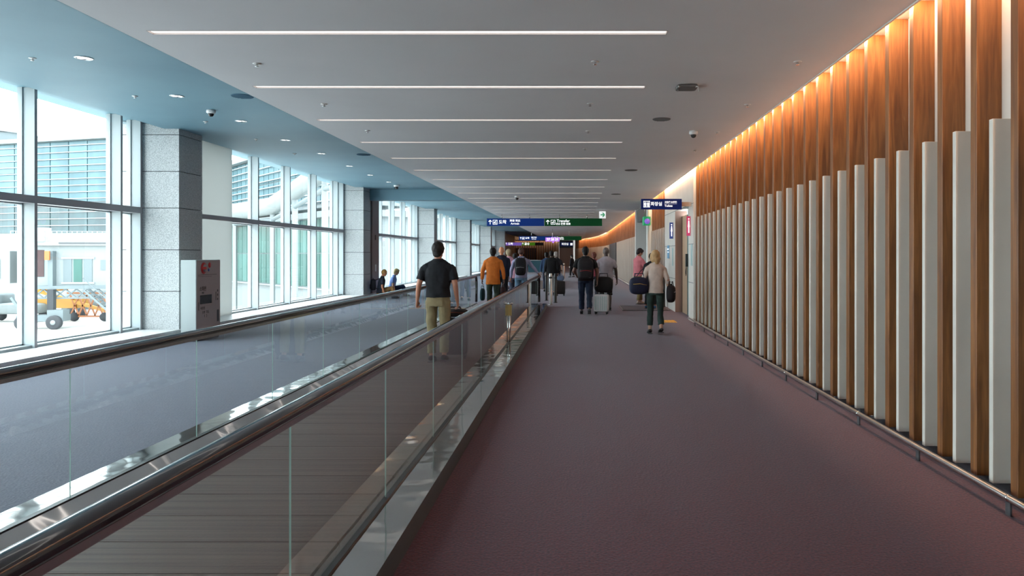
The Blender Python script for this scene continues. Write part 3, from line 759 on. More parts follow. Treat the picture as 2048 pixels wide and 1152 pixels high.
bollard('black bollard right of the steel bollard by the walkway end', -.70, 24.4, .95, .045, 'black')
bollard('black bollard left of the walkway exit', -1.04, 25.5, .98, .04, 'black')
bollard('steel bollard beside the far dark figure', -.9, 50, 1.0, .09)
bollard('steel bollard left of the far dark figure', -1.6, 47, 1.0, .08)
t = thing('counter', 'teal service counter far down the corridor', 'counter', (-3.2, 68, 0))
b = MB(); b.box(-1.2,1.0,-.4,.4,0,1.05); b.build('body', mat('teal laminate', lin(40,90,104), .4), t, bevel=.02)
b = MB(); b.box(-1.25,1.05,-.45,.45,1.05,1.1); b.build('worktop', 'white', t, bevel=.01)

# ------------------------------------------------------------------ white cabinet with emblem
t = thing('information_cabinet', 'white cabinet with red fire emblem beside the granite column', 'cabinet', (-6.94, 13.85, 0))
M['cab_white'] = mat('cabinet white', lin(158,168,168), .4)
M['cab_face_shaded'] = mat('cabinet face shaded', lin(152,136,134), .4)  # corridor side of the white cabinet, backlit shade put into its tone
b = MB(); b.box(-.14,.135,-.45,.45,.1,1.46); b.build('body', 'cab_white', t, bevel=.006)
b = MB(); b.box(-.12,.12,-.43,.43,0,.1); b.build('plinth', 'darkgrey', t)
b = MB(); b.box(.135,.14,-.44,.44,.11,1.45); b.build('face_panel', 'cab_face_shaded', t)
SIDE = (R(90), 0, R(90))
f = .142
def disc(r, y, z, mm, nm='emblem', k=24):
    q = MB(); q.lathe([(r,0),(r,.003)], (f, y, z), k, axis='x'); q.build(nm, mm, t)
disc(.105, -.19, 1.31, 'red'); 
q = MB(); q.lathe([(.07,0),(.07,.002)], (f+.003, -.155, 1.31), 24, axis='x'); q.build('emblem_cutout', 'cab_face_shaded', t)
q = MB(); q.bar((f+.005,-.24,1.31),(f+.005,-.1,1.31),.05,.003, up=(0,1,0) if False else (1,0,0)); q.build('emblem_arrow', 'red', t)
disc(.05, .03, 1.365, 'red', 'emblem_dot'); disc(.028, -.005, 1.275, 'blue_print', 'emblem_dot')
q = MB(); q.box(f, f+.002, -.4, .3, 1.185, 1.192); q.box(f, f+.002, -.4, .12, 1.155, 1.16); q.build('rule', 'ink', t)
text('lettering', '소화전', .09, (f+.001, -.22, .93), SIDE, 'ink', t, bold=.001)
text('lettering', 'FIRE', .045, (f+.001, -.22, .86), SIDE, 'ink', t)
text('lettering', '사용법', .06, (f+.001, -.23, .58), SIDE, 'ink', t)
text('lettering', '119  TEL\n1  2', .07, (f+.001, -.12, .47), SIDE, 'ink', t)
q = MB(); q.box(f-.004, f+.006, -.32, .1, .66, .82); q.build('window_opening', 'screen_dark', t)
q = MB(); q.box(f, f+.004, .31, .38, .3, .52); q.build('louvre', 'darkgrey', t)
q = MB()
for z in (.7,.78,.86): q.box(f, f+.003, .32, .35, z, z+.04)
q.build('marks', 'ink', t)
for a_ in ((.26,.275,.7,.86),(-.38,-.365,.55,.7)): q = MB(); q.box(f, f+.003, *a_); q.build('side_mark', 'ink', t)

# ------------------------------------------------------------------ people
def mods(o, vox, disp=0, sm=4, ds=.09):
    r = o.modifiers.new('remesh', 'REMESH'); r.mode = 'VOXEL'; r.voxel_size = vox; r.use_smooth_shade = True
    s = o.modifiers.new('smooth', 'SMOOTH'); s.iterations = sm; s.factor = .5
    if disp:
        tx = bpy.data.textures.new('folds', 'CLOUDS'); tx.noise_scale = ds; tx.noise_depth = 1
        d = o.modifiers.new('folds', 'DISPLACE'); d.texture = tx; d.strength = disp; d.mid_level = .5; d.texture_coords = 'LOCAL'
def hand(q, w, d, nrm, tside, sc, curl=.6):
    d = Vector(d).normalized(); nn = Vector(nrm).normalized(); tt = Vector(tside).normalized()
    w = Vector(w)
    for k, L in zip((-1.5,-.5,.5,1.5), (.058,.07,.076,.068)):
        base = w+d*.03*sc+tt*k*.012*sc; kn = w+d*.088*sc+tt*k*.0225*sc
        q.tube([w+tt*k*.008*sc, base, kn], [.02*sc,.017*sc,.0125*sc], 8)
        p1 = kn+(d*math.cos(curl)+nn*math.sin(curl))*L*.5*sc
        p2 = p1+(d*math.cos(curl*2.1)+nn*math.sin(curl*2.1))*L*.5*sc
        q.tube([kn-d*.01*sc, kn, p1, p2], [.012*sc,.0115*sc,.0098*sc,.0078*sc], 8)
    b0 = w+d*.025*sc+tt*.018*sc; b1 = b0+(d*.55+tt*.75+nn*.3).normalized()*.042*sc; b2 = b1+(d*.85+tt*.2+nn*.45).normalized()*.032*sc
    q.tube([w+d*.01*sc, b0, b1, b2], [.017*sc,.0155*sc,.012*sc,.009*sc], 8)
SKIN = {}
def skin(c):
    if c not in SKIN: SKIN[c] = mat('skin tone', lin(*c), .55); 
    return SKIN[c]
CL = {}
def cloth(c, r=.85):
    if c not in CL:
        c2 = tuple(max(0, int(v*.93)) for v in c); CL[c] = noisy('fabric', lin(*c), lin(*c2), 9, r, spec=.3)
    return CL[c]
def person(label, loc, rz=0, h=1.75, shirt=(30,32,38), pants=(120,108,82), sk=(168,120,96), hair=(22,18,18), shoes=(20,20,22),
           sleeve='short', stride=.1, g=1.0, lean=0.0, arms=None, legs=None, pz=None, head=(0,0), hairstyle='short', vox=.011,
           hem=.1, tail=.88, cap=None, shorts=False, curl=(.6,.6), female=False, backz=0, group=None, hat=None, wide=1.0, palm=None, leglook=None):
    t = thing('person', label, 'person', loc, rz, group); s = h/1.75
    P = Vector((0,0,.95)) if pz is None else Vector(pz)
    def sp(z, dx=0, dy=0): k = z-.95; return Vector((P.x+dx, P.y+dy+lean*k, P.z+k*math.sqrt(max(.3, 1-lean*lean*.6))))
    shw = (.182 if not female else .158)*wide
    # joints
    L = legs or {-1: [(-.092,0,.9), (-.1,stride*.55+.02,.5), (-.1,stride,.09)], 1: [(.092,0,.9), (.1,-stride*.45+.03,.5), (.1,-stride*1.1,.10+stride*.25)]}
    A = {}
    for sd in (-1, 1):
        sh = sp(1.41, sd*shw)
        dflt = [sh, sh+Vector((sd*.055,-.02,-.29)), sh+Vector((sd*.07,.05,-.54))]
        if arms and sd in arms: e, w = arms[sd]; A[sd] = [sh, Vector(e), Vector(w)]
        else: A[sd] = dflt
    hc = sp(1.63)+Vector((0,.02+lean*.03,0)); HM = Matrix.Rotation(R(head[0]),3,'Z') @ Matrix.Rotation(R(head[1]),3,'X')
    def hp(x,y,z): return hc+Vector((0,-.01,-.06))+HM @ Vector((x,y+.01,z+.06))
    def fin(q, nm, m, v, disp=0, sm=4, ds=.09):
        q.v = [(p[0]*s, p[1]*s, p[2]*s) for p in q.v]; o = q.build(nm, m, t); mods(o, v, disp, sm, ds); return o
    fr = .86
    # body
    q = MB()
    tor = [(.84,.13,.09),(.92,.155,.105),(1.0,.145,.1),(1.1,.135,.095),(1.25,.155,.105),(1.36,.15,.09),(1.42,.1,.068),(1.46,.055,.055)]
    q.rings([(sp(z), rx*g*(wide if z > 1.2 else 1), ry*g) for z, rx, ry in tor])
    q.tube([sp(1.42), sp(1.5)+Vector((0,.005,0)), hc+Vector((0,-.012,-.06))], [.062,.054,.052], 14)
    for sd in (-1, 1):
        a = A[sd]; u = a[1]-a[0]; w = a[2]-a[1]
        q.tube([sp(1.36, sd*.11), a[0]+Vector((-sd*.02,0,-.06)), a[0]+u*.3, a[0]+u*.6, a[1]], [.05*g,.042*g,.045*g,.044*g,.04*g], 12); q.tube([a[1], a[1]+w*.3, a[2]], [.04*g,.038*g,.0255], 12)
        q.ell(a[1], .04*g,.04*g,.04*g)
        l = [Vector(v) for v in L[sd]]
        q.tube([l[0], l[0].lerp(l[1],.5), l[1]], [.08*g,.068*g,.052*g], 12); q.tube([l[1], l[1].lerp(l[2],.35), l[2]], [.052*g,.052*g,.034], 12); q.ell(l[1], .052*g,.052*g,.052*g)
        q.tube([l[2]+Vector((0,-.03,-.03)), l[2]+Vector((0,.1,-.06))], [.03,.025], 10)
        d = w.normalized()
        if palm and sd in palm: nn, tt = palm[sd]
        else: nn, tt = (-sd, 0, 0), (0,1,0)
        nn = Vector(nn); nn = (nn-d*nn.dot(d)).normalized(); tt = Vector(tt); tt = (tt-d*tt.dot(d)-nn*tt.dot(nn)).normalized()
        hand(q, a[2], d, nn, tt, 1.0 if not female else .9, curl[0] if sd < 0 else curl[1])
    m3 = HM.to_4x4()
    q.ell(hp(0,0,.015), .08,.096,.108, 16, 12, mat4=m3); q.ell(hp(0,.025,-.05), .056,.062,.062, mat4=m3)   # skull, jaw
    q.tube([hp(0,.085,.015), hp(0,.104,-.02), hp(0,.1,-.034)], [.009,.013,.012], 8)   # nose
    q.ell(hp(0,.083,-.058), .022,.01,.007, mat4=m3); q.ell(hp(0,.08,-.092), .02,.018,.014, mat4=m3)
    for sd in (-1,1): q.ell(hp(sd*.078,-.005,-.012), .01,.018,.03, 10, 7, mat4=m3); q.ell(hp(sd*.03,.085,.028), .018,.009,.006, 10, 6, mat4=m3)
    fin(q, 'body', skin(sk), min(vox, .0085), 0, 2)
    for sd in (-1,1):
        q = MB(); q.ell(hp(sd*.03,.086,.008), .012,.006,.007, 10, 6, mat4=m3); q.v = [(p[0]*s,p[1]*s,p[2]*s) for p in q.v]; q.build('eye', 'black', t)
    # hair
    if hairstyle != 'bald':
        q = MB(); hm = cloth(hair, .6)
        if hairstyle == 'short':
            q.ell(hp(0,-.018,.03), .094,.106,.11, 16, 12, mat4=m3); q.ell(hp(0,.04,.085), .066,.058,.042, mat4=m3); q.ell(hp(0,-.055,-.045), .068,.05,.06, mat4=m3)
        if hairstyle == 'crop':
            q.ell(hp(0,-.018,.026), .087,.101,.107, 16, 12, mat4=m3); q.ell(hp(0,-.055,-.025), .06,.045,.045, mat4=m3)
        if hairstyle == 'bob':
            q.ell(hp(0,-.02,.03), .094,.108,.108, 16, 12, mat4=m3); q.ell(hp(0,-.05,-.06), .088,.062,.09, mat4=m3)
            for sd in (-1,1): q.tube([hp(sd*.07,.02,.04), hp(sd*.085,-.0,-.05), hp(sd*.06,-.03,-.14)], [.035,.035,.022], 10)
            q.tube([hp(0,-.07,-.05), hp(.01,-.075,-.17)], [.06,.035], 12)
        fin(q, 'hair', hm, .011, .012, 1, .03)
    if hat:
        q = MB(); q.ell(hp(0,-.01,.055), .09,.106,.085, mat4=m3); q.ell(hp(0,.1,.05), .07,.07,.01, mat4=m3); fin(q, 'cap', cloth(hat), .012, 0, 2)
    # shirt
    q = MB(); sh_t = [(tail,.184,.134),(1.0,.176,.13),(1.1,.168,.124),(1.25,.182,.128),(1.36,.18,.118),(1.43,.13,.088),(1.475,.068,.064)]
    q.rings([(sp(z), rx*g*(wide if z > 1.2 else 1)*(.93 if female and z < 1.3 else 1), ry*g) for z, rx, ry in sh_t], 24)
    for sd in (-1,1):
        a = A[sd]; u = a[1]-a[0]; w = a[2]-a[1]; ish = a[0]+u*.02
        q.tube([sp(1.475, sd*.03), sp(1.43, sd*.085), a[0]+Vector((-sd*.012,0,-.04))], [.055*g,.058*g,.055*g], 14)
        q.ell(a[0]+Vector((-sd*.008,0,-.05)), .068*g, .072*g, .074*g)
        q.tube([sp(1.33, sd*.06), sp(1.36, sd*.13*wide), a[0]+u*.08], [.1*g,.085*g,.07*g], 14)
        if sleeve == 'short': q.tube([a[0]+u*.08, a[0]+u*.4, a[0]+u*.74], [.058*g,.064*g,.068*g], 14)
        elif sleeve == 'long':
            q.tube([a[0]+u*.1, a[0]+u*.5, a[1]], [.058*g,.057*g,.054*g], 14); q.tube([a[1], a[1]+w*.5, a[1]+w*.93], [.055*g,.048*g,.037*g], 14); q.ell(a[1], .055*g,.055*g,.055*g)
        elif sleeve == 'elbow':
            q.tube([a[0]+u*.1, a[0]+u*.5, a[1]], [.056*g,.054*g,.051*g], 14); q.tube([a[1], a[1]+w*.3], [.052*g,.05*g], 14)
        elif sleeve == 'none': q.tube([ish, a[0]+u*.08], [.06*g,.062*g], 14)
    fin(q, 'shirt', cloth(shirt), vox, .022, 3, .11)
    q = MB(); q.rings([(sp(1.465), .082, .076), (sp(1.495), .07, .068), (sp(1.512), .064, .063)], 18); fin(q, 'collar', cloth(shirt), .008, 0, 1)
    # trousers
    q = MB(); q.rings([(sp(.82), .15*g,.108*g), (sp(.92), .168*g,.12*g), (sp(.98), .158*g,.112*g)], 24)
    for sd in (-1,1):
        l = [Vector(v) for v in L[sd]]
        q.tube([l[0]+Vector((0,0,.0)), l[0].lerp(l[1],.4), l[1]], [.093*g,.086*g,.07*g], 14); q.ell(l[1], .07*g,.07*g,.07*g)
        if not shorts:
            e = l[1].lerp(l[2], 1-hem); q.tube([l[1], l[1].lerp(e,.4), e], [.07*g,.068*g,.062*g], 14)
        else: q.tube([l[1], l[1].lerp(l[2], .12)], [.074*g,.076*g], 14)
    fin(q, 'trousers', cloth(pants), vox, .026, 3, .1)
    q = MB(); q.rings([(sp(.985), .156*g,.112*g), (sp(1.018), .154*g,.110*g)], 24); q.v = [(p[0]*s,p[1]*s,p[2]*s) for p in q.v]; q.build('belt', cloth((36,28,24)), t)
    # shoes
    for sd in (-1,1):
        a = Vector(L[sd][2]); lift = max(0, a.z-.1); pit = -min(.8, lift*4.5)
        q = MB(); pp = [(0,-.075,-.04),(0,-.04,-.025),(0,.04,-.035),(0,.12,-.055),(0,.17,-.065)]
        vs = []; 
        q.tube([Vector(p) for p in pp], [.03,.042,.043,.044,.028], 12, flat=.9)
        q.v = [(v[0], v[1], max(v[2], -.09)) for v in q.v]
        RM = Matrix.Rotation(pit, 3, 'X')
        def place(v): w_ = a+RM @ Vector(v); return (w_.x*s, w_.y*s, max(w_.z*s, .002))
        q.v = [place(v) for v in q.v]; o = q.build('shoe', cloth(shoes, .5), t)
        q = MB(); q.box(-.042,.042,-.085,.165,-.09,-.075); q.v = [place(v) for v in q.v]; q.build('sole', 'darkgrey', o)
    return t

def backpack(label, loc, rz, col, z=1.2, y=-.22, w=.16, hh=.24, dd=.1, accent=(120,30,30)):
    t = thing('backpack', label, 'backpack', loc, rz); m = cloth(col, .7)
    q = MB(); q.sbox((0,y,z), w, dd, hh, .5, 24, 14); q.build('main_bag', m, t)
    q = MB(); q.sbox((0,y-dd*.8,z-hh*.35), w*.78, dd*.5, hh*.45, .5); q.build('front_pocket', m, t)
    for s in (-1,1):
        q = MB(); q.tube([(s*.09,y+dd*.7,z+hh*.8),(s*.11,-.02,z+hh+.02),(s*.12,.1,z+hh*.6),(s*.14,.13,z),(s*.15,.02,z-hh*.6),(s*.12,y+dd,z-hh*.7)], .018, 8, flat=.5); q.build('shoulder_strap', m, t)
    q = MB(); q.tube([(-.04,y,z+hh*.96),(-.03,y,z+hh+.03),(.03,y,z+hh+.03),(.04,y,z+hh*.96)], .008, 8); q.build('grab_handle', m, t)
    q = MB(); q.tube([(-w*.7,y-dd*1.25,z-hh*.12),(0,y-dd*1.32,z-hh*.05),(w*.7,y-dd*1.25,z-hh*.12)], .005, 6); q.build('zip', cloth(accent), t)
    return t
def suitcase(label, loc, rz, col, w=.22, d=.13, hh=.3, side=None, tilt=0, handle=.42, ribs=True):
    t = thing('suitcase', label, 'suitcase', loc, rz); m = mat('shell', lin(*col), .35)
    q = MB(); q.sbox((0,0,hh+.06), w, d, hh, .22, 28, 16); q.build('shell', m, t)
    q = MB(); q.sbox((0,0,hh+.06), w*1.008, .008, hh*1.008, .22, 28, 16); q.build('zip_band', 'black', t)
    if ribs:
        q = MB()
        for i in range(-3,4): q.box(i*w*.25-.006, i*w*.25+.006, -d-.004, -d*.9, hh*.2+.06, hh*1.8+.06)
        q.build('ribs', m if side is None else mat('accent', lin(*side), .4), t)
    for sx in (-1,1):
        for sy in (-1,1):
            q = MB(); q.lathe([(.028,-.012),(.028,.012)], (sx*w*.78, sy*d*.7, .028), 12, axis='x'); o = q.build('wheel', 'black', t)
            q = MB(); q.box(sx*w*.78-.018, sx*w*.78+.018, sy*d*.7-.018, sy*d*.7+.018, .04, .07); q.build('wheel_fork', 'darkgrey', o)
    top = hh*2+.06
    if handle:
        q = MB()
        for sx in (-1,1): q.bar((sx*.07,d*.6,top-.03),(sx*.07,d*.6,top+handle), .014)
        q.build('telescopic_tube', 'steel', t); q = MB(); q.sbox((0,d*.6,top+handle), .09,.016,.015,.5); q.build('grip', 'black', t)
    q = MB(); q.tube([(-.06,0,top-.01),(-.05,0,top+.025),(.05,0,top+.025),(.06,0,top-.01)], .009, 8); q.build('carry_handle', 'black', t)
    return t
def holdall(label, loc, rz, col, w=.2, d=.12, hh=.14, stripe=None, strap=None):
    t = thing('holdall_bag', label, 'bag', loc, rz); m = cloth(col, .7)
    q = MB(); q.sbox((0,0,hh), w, d, hh, .6, 24, 14); q.build('bag_body', m, t)
    for s in (-1,1):
        q = MB(); q.tube([(-w*.5,s*d*.5,hh*1.7),(-w*.4,s*d*.3,hh*2.4),(w*.4,s*d*.3,hh*2.4),(w*.5,s*d*.5,hh*1.7)], .009, 8); q.build('handle', m, t)
    if stripe:
        q = MB(); q.tube([(-w*.7,-d*.86,hh*1.2),(0,-d*1.02,hh*1.25),(w*.7,-d*.86,hh*1.1)], .012, 8, flat=.5); q.build('trim', cloth(stripe), t)
    if strap:
        q = MB(); q.tube(strap, .013, 8, flat=.5); q.build('shoulder_strap', m, t)
    return t
def at(px, d, z=0): return ((px-1154)*d/1500, d, z)
CAR = .02
# 1 polo man on the walkway
person('man in black polo shirt and khaki trousers standing on the walkway', at(876,10.7,CAR), R(-3), 1.71, (24,25,30), (136,122,92), (176,122,98), (26,20,18), wide=1.08, g=1.0, vox=.0075,
       arms={-1:((-.27,-.05,1.13),(-.31,.02,.9)), 1:((.26,-.03,1.13),(.27,.07,.89))}, head=(-6,-4), stride=.03, tail=.95, curl=(1.15,.7))
suitcase('black upright suitcase beside the man in black polo', at(909,11.1,CAR), R(4), (26,27,32), .2,.13,.27, handle=.0)
holdall('dark holdall with brown side lying on the black suitcase', at(909,11.1,CAR+.615), R(4), (40,34,36), .2,.13,.06, stripe=(120,60,44))
# 2 orange
person('man in orange jacket and dark green trousers on the walkway', at(986,20.4,CAR), R(2), 1.72, (206,112,42), (52,62,52), (120,80,64), (28,22,22), sleeve='long', wide=1.05, g=1.08, tail=.745, stride=.08,
       arms={-1:((-.28,-.03,1.12),(-.3,.0,.87)), 1:((.28,-.03,1.12),(.3,.02,.87))})
holdall('dark teal shopping bag hanging at the orange jacket man left side', at(965,20.5,.3), R(80), (30,62,70), .14,.05,.17)
holdall('dark red and black bag at the orange jacket man right side', at(1006,20.7,.38), R(80), (52,28,32), .12,.06,.15)
# 3
person('bald man in navy jacket just ahead of the orange jacket man', at(1003,22.2,CAR), 0, 1.77, (28,34,52), (26,28,34), (206,140,104), sleeve='long', hairstyle='bald', g=1.08, stride=.1)
person('grey-blond person in pale pink shirt ahead on the walkway', at(1017,25.2,0), 0, 1.74, (196,150,166), (60,64,84), (196,150,124), (160,142,112), sleeve='long', hairstyle='short', g=1.05)
person('dark-haired person in pink shirt left of the backpack man', at(1030,24.2,0), 0, 1.60, (190,140,156), (40,42,56), (150,104,82), (24,20,22), sleeve='short')
# 5 backpack man w/ arm on handrail
x5 = at(1042,21.6,CAR)
person('man in pale lilac shirt and jeans resting right hand on the handrail', x5, R(0), 1.73, (150,150,180), (96,124,150), (150,92,70), (70,44,38), sleeve='long', hairstyle='crop', g=1.0, wide=1.02, stride=.06, lean=.04,
       arms={-1:((-.27,-.05,1.12),(-.3,.04,.87)), 1:((.33,.03,1.22),(.5,.12,1.0))}, palm={1:((0,0,-1),(0,1,0))}, curl=(.6,.5))
backpack('black backpack with white mark worn by the lilac shirt man', x5, 0, (22,22,28), 1.2, -.22, .16,.25,.1, (200,200,200))
# group ahead
person('man in black vest and grey trousers carrying a bag strap, far ahead', at(1103,28.5,0), 0, 1.70, (20,20,23), (92,88,88), (150,110,92), (26,20,20), sleeve='long', g=1.1, stride=.16, tail=.8)
person('person in blue top left of the black vest man', at(1093,31.6,0), 0, 1.66, (40,62,92), (40,44,60), (160,120,100), (30,26,26), sleeve='long')
person('grey-haired person in dark top right of the black vest man', at(1112,29.9,0), 0, 1.68, (34,32,36), (40,38,44), (190,150,130), (150,140,134), sleeve='short')
suitcase('narrow black suitcase pulled behind the black vest man', at(1121,28.6,0), R(10), (30,28,30), .17,.12,.25, handle=.4)
holdall('pale blue bag sitting on the narrow black suitcase', at(1121,28.6,.57), R(10), (110,130,160), .13,.1,.1)
person('distant figure in dark clothes near the far wall', at(1144,52,0), R(60), 1.55, (26,30,36), (24,24,28), (190,170,160), (24,20,22), sleeve='long', g=1.1)
# 9 backpack man corridor
x9 = at(1171,19.6,0)
person('man in black jacket and dark jeans with a large backpack in the corridor', x9, 0, 1.76, (26,26,28), (30,40,62), (110,74,62), (24,20,20), sleeve='short', g=1.12, stride=.14, wide=1.12, lean=.03,
       arms={-1:((-.3,-.02,1.13),(-.24,.18,1.02)), 1:((.29,-.05,1.12),(.3,-.08,.86))}, shoes=(60,58,60))
backpack('large black backpack with a red mark worn by the dark jeans man', x9, 0, (28,24,28), 1.17, -.26, .21,.29,.14, (170,40,50))
# 10 grey tee
x10 = at(1212,20.6,0)
person('man in grey t-shirt and black shorts pulling luggage', x10, 0, 1.75, (168,160,168), (22,22,24), (70,50,44), (112,100,96), sleeve='short', hairstyle='crop', g=1.08, wide=1.06, shorts=True, stride=.08,
       arms={-1:((-.27,-.08,1.13),(-.22,-.16,.88)), 1:((.27,-.03,1.12),(.3,.0,.86))})
suitcase('pale suitcase with mint side and dark bag on top', at(1203,19.7,0), R(-12), (220,212,214), .19,.13,.23, side=(120,170,160), handle=.45)
holdall('large black soft bag resting on the pale suitcase', at(1207,19.75,.56), R(-6), (14,14,17), .25,.14,.21)
person('person in dusky pink top ahead of the two corridor men', at(1188,25.5,0), 0, 1.64, (150,70,84), (40,40,50), (170,110,90), (110,60,50), sleeve='short')
# 12 pink tee man by the wall
person('man in pink t-shirt and khaki trousers looking down, arms folded', at(1277,23.6,0), R(-62), 1.76, (206,120,128), (116,98,66), (160,112,92), (28,20,26), g=1.05, stride=.0, head=(-8,-28),
       arms={-1:((-.24,.12,1.16),(-.05,.3,1.2)), 1:((.24,.12,1.14),(.06,.3,1.14))}, legs={-1:[(-.092,0,.9),(-.06,.08,.5),(.04,.06,.09)], 1:[(.092,0,.9),(.09,.0,.5),(.1,-.06,.09)]}, palm={-1:((0,0,-1),(0,-1,0)),1:((0,0,-1),(0,-1,0))}, shoes=(150,130,120))
person('person in black trousers and blue shoes hidden behind the blonde woman', at(1303,21.5,.014), R(-10), 1.58, (28,28,34), (20,26,32), (160,112,92), (24,20,20), sleeve='long', shoes=(40,80,120), stride=.05,
       legs={-1:[(-.092,0,.9),(-.13,.03,.5),(-.17,-.03,.09)], 1:[(.092,0,.9),(.1,.0,.5),(.1,.0,.09)]})
# 13 blonde woman
x13 = at(1311,14.7,0)
person('blonde woman in beige top and dark green cropped trousers', x13, R(4), 1.64, (206,188,176), (44,60,56), (196,150,126), (184,148,104), shoes=(24,18,20), sleeve='elbow', hairstyle='bob', female=True, g=.98, vox=.008,
       stride=.10, hem=.22, tail=.86, arms={-1:((-.26,-.04,1.16),(-.22,.1,.98)), 1:((.24,-.07,1.13),(.28,.03,.9))}, head=(10,0), curl=(.8,1.0))
sx, sy = x13[0], x13[1]
holdall('navy blue shoulder bag with gold trim hanging left of the blonde woman', (sx-.33, sy-.06, .78), R(8), (30,34,58), .19,.1,.17, stripe=(176,140,70), strap=[(-.08,0,.3),(.03,.02,.45),(.15,.0,.56),(.17,.03,.5),(.08,.06,.3)])
holdall('black and white patterned handbag at the blonde woman right side', (sx+.3, sy-.02, .62), R(75), (34,26,30), .16,.085,.17, stripe=(190,170,170), strap=[(-.05,0,.26),(-.03,0,.36),(.05,0,.36),(.06,0,.26)])
# seated pair on the ledge
sit = lambda k: {-1:[(-.09,0,.27),(-.1,.42,.30),(-.1,.44+k,-.08)], 1:[(.09,0,.27),(.1,.42,.30),(.1,.46+k,-.08)]}
x15 = (-7.02, 26.4, .0)
person('person in dark clothes with backpack sitting on the low window ledge', (-6.98,26.6,.0), R(-70), 1.7, (32,36,48), (140,104,64), (180,120,90), (150,110,60), sleeve='short', pz=(0,0,.27),
       legs={-1:[(-.09,.03,.27),(-.1,.42,.38),(-.1,.5,.09)], 1:[(.09,.03,.27),(.1,.42,.38),(.1,.46,.09)]}, lean=.15, head=(0,-20), hairstyle='crop')
backpack('black backpack worn by the person seated by the column', (-6.98,26.6,0), R(-70), (24,26,34), .5, -.24, .16,.2,.09)
person('fair-haired person in light blue shirt sitting on the window ledge', (-7.0,28.3,.0), R(-80), 1.7, (110,140,200), (40,56,84), (214,170,140), (200,180,130), sleeve='short', pz=(0,0,.27),
       legs={-1:[(-.09,.03,.27),(-.1,.45,.36),(-.1,.5,.09)], 1:[(.09,.03,.27),(.1,.45,.38),(.1,.52,.09)]}, lean=.2, head=(0,-25), hairstyle='short')

# ------------------------------------------------------------------ outside
b = MB(); b.box(-400, -9.2, -150, 420, -5.2, -5.0); o = b.build('tarmac', 'tarmac'); struct(o)
def facade(label, P0, dirv, L, z0, z1, fin_z, mm, pw=3.0, roof=True, rows=None, depth=8, lowcut=False):
    t = thing('terminal_building', label, 'building', (P0[0], P0[1], -5)); d = Vector((dirv[0], dirv[1], 0)).normalized()
    ang = math.atan2(d.y, d.x); t.rotation_euler[2] = ang
    # local x along the facade, local +y = away from us (facade normal is -y when d points left is flipped)
    q = MB(); sgn = -1
    q.box(0, L, -depth, -.1, max(0, z0+5-.3) if lowcut else 0, z1+5); q.build('wall', 'bldg_white', t)
    k = int(L/pw); nz = rows or 3
    for i in range(k):
        for j in range(nz):
            a = z0+5+(z1-z0)*j/nz; c = z0+5+(z1-z0)*(j+1)/nz
            q = MB(); q.box(i*pw+.06, (i+1)*pw-.06, -.1, .02, a+.05, c-.05); q.build('window', 'facade_dark' if (j == 0 and nz == 3) else mm, t)
    for z in fin_z:
        q = MB(); q.box(-.3, L+.3, -.02, .26, z+5-.04, z+5+.04); q.build('fin', 'fin', t)
    if roof: q = MB(); q.box(-.6, L+.6, -depth, .8, z1+5, z1+5.5); q.build('roof_edge', 'bldg_white', t)
    return t
def f_at(px, d): return ((px-1154)*d/1500, d)
# facade A: direction leftwards and slightly away; t rotates so local +x = direction, local +y is left of the direction -> faces camera when direction is leftwards (-x): left of -x is -y
facade('long terminal building with teal glass and white fins outside', f_at(252, 90), (-1, .3), 60, 4.3, 15.6, [5.2+.82*i for i in range(13)], 'facade_glass', 3.0)
t = thing('rooftop_cabin', 'small white rooftop cabin on the long terminal building', 'cabin', (-76, 100, 15.6))
b = MB(); b.box(-3.0,3.0,-2,2,.5,2.0); b.build('cabin_wall', 'bldg_grey', t)
b = MB(); b.add([(-3.4,-2.3,2.9),(3.4,-2.3,2.0),(3.4,2.3,2.0),(-3.4,2.3,2.9),(-3.4,-2.3,2.7),(3.4,-2.3,1.8),(3.4,2.3,1.8),(-3.4,2.3,2.7)], [(0,1,2,3),(7,6,5,4),(0,4,5,1),(1,5,6,2),(2,6,7,3),(3,7,4,0)]); b.build('roof', 'bldg_white', t)
facade('nearer terminal wing with green glass behind the second window', (-17.5,57.9), (-.85, 1), 34, -1.2, 4.6, [-1.3, 4.7], 'facade_green', 1.5, rows=2)
facade('upper glazed storey of the nearer wing with white fins', (-18.5,60.9), (-.85, 1), 36, 6.0, 11.5, [6.2+.7*i for i in range(8)], 'facade_glass', 1.5, rows=2, depth=6, lowcut=True)
t = thing('boarding_bridge_tube', 'long white rounded boarding bridge roof rising outside the second window', 'boarding bridge', (0,0,0))
pts = [((400-1154)*72/1500,72,1.55+88*72/1500),((470-1154)*68/1500,68,1.55+86*68/1500),((545-1154)*60/1500,60,1.55+98*60/1500),((590-1154)*52/1500,52,1.55+128*52/1500),((650-1154)*44/1500,44,1.55+170*44/1500),((700-1154)*40/1500,40,1.55+185*40/1500)]
b = MB(); b.tube(pts, [.75,.75,.7,.62,.6,.6], 16); b.build('tube_shell', 'bldg_white', t)
b = MB(); b.tube([(p[0],p[1],p[2]-1.1) for p in pts], .16, 8); b.build('service_pipe', 'bldg_grey', t)
for p in pts[1:5]:
    q = MB(); q.bar((p[0],p[1],-5),(p[0],p[1],p[2]-.3), .3); q.build('support', 'bldg_white', t)
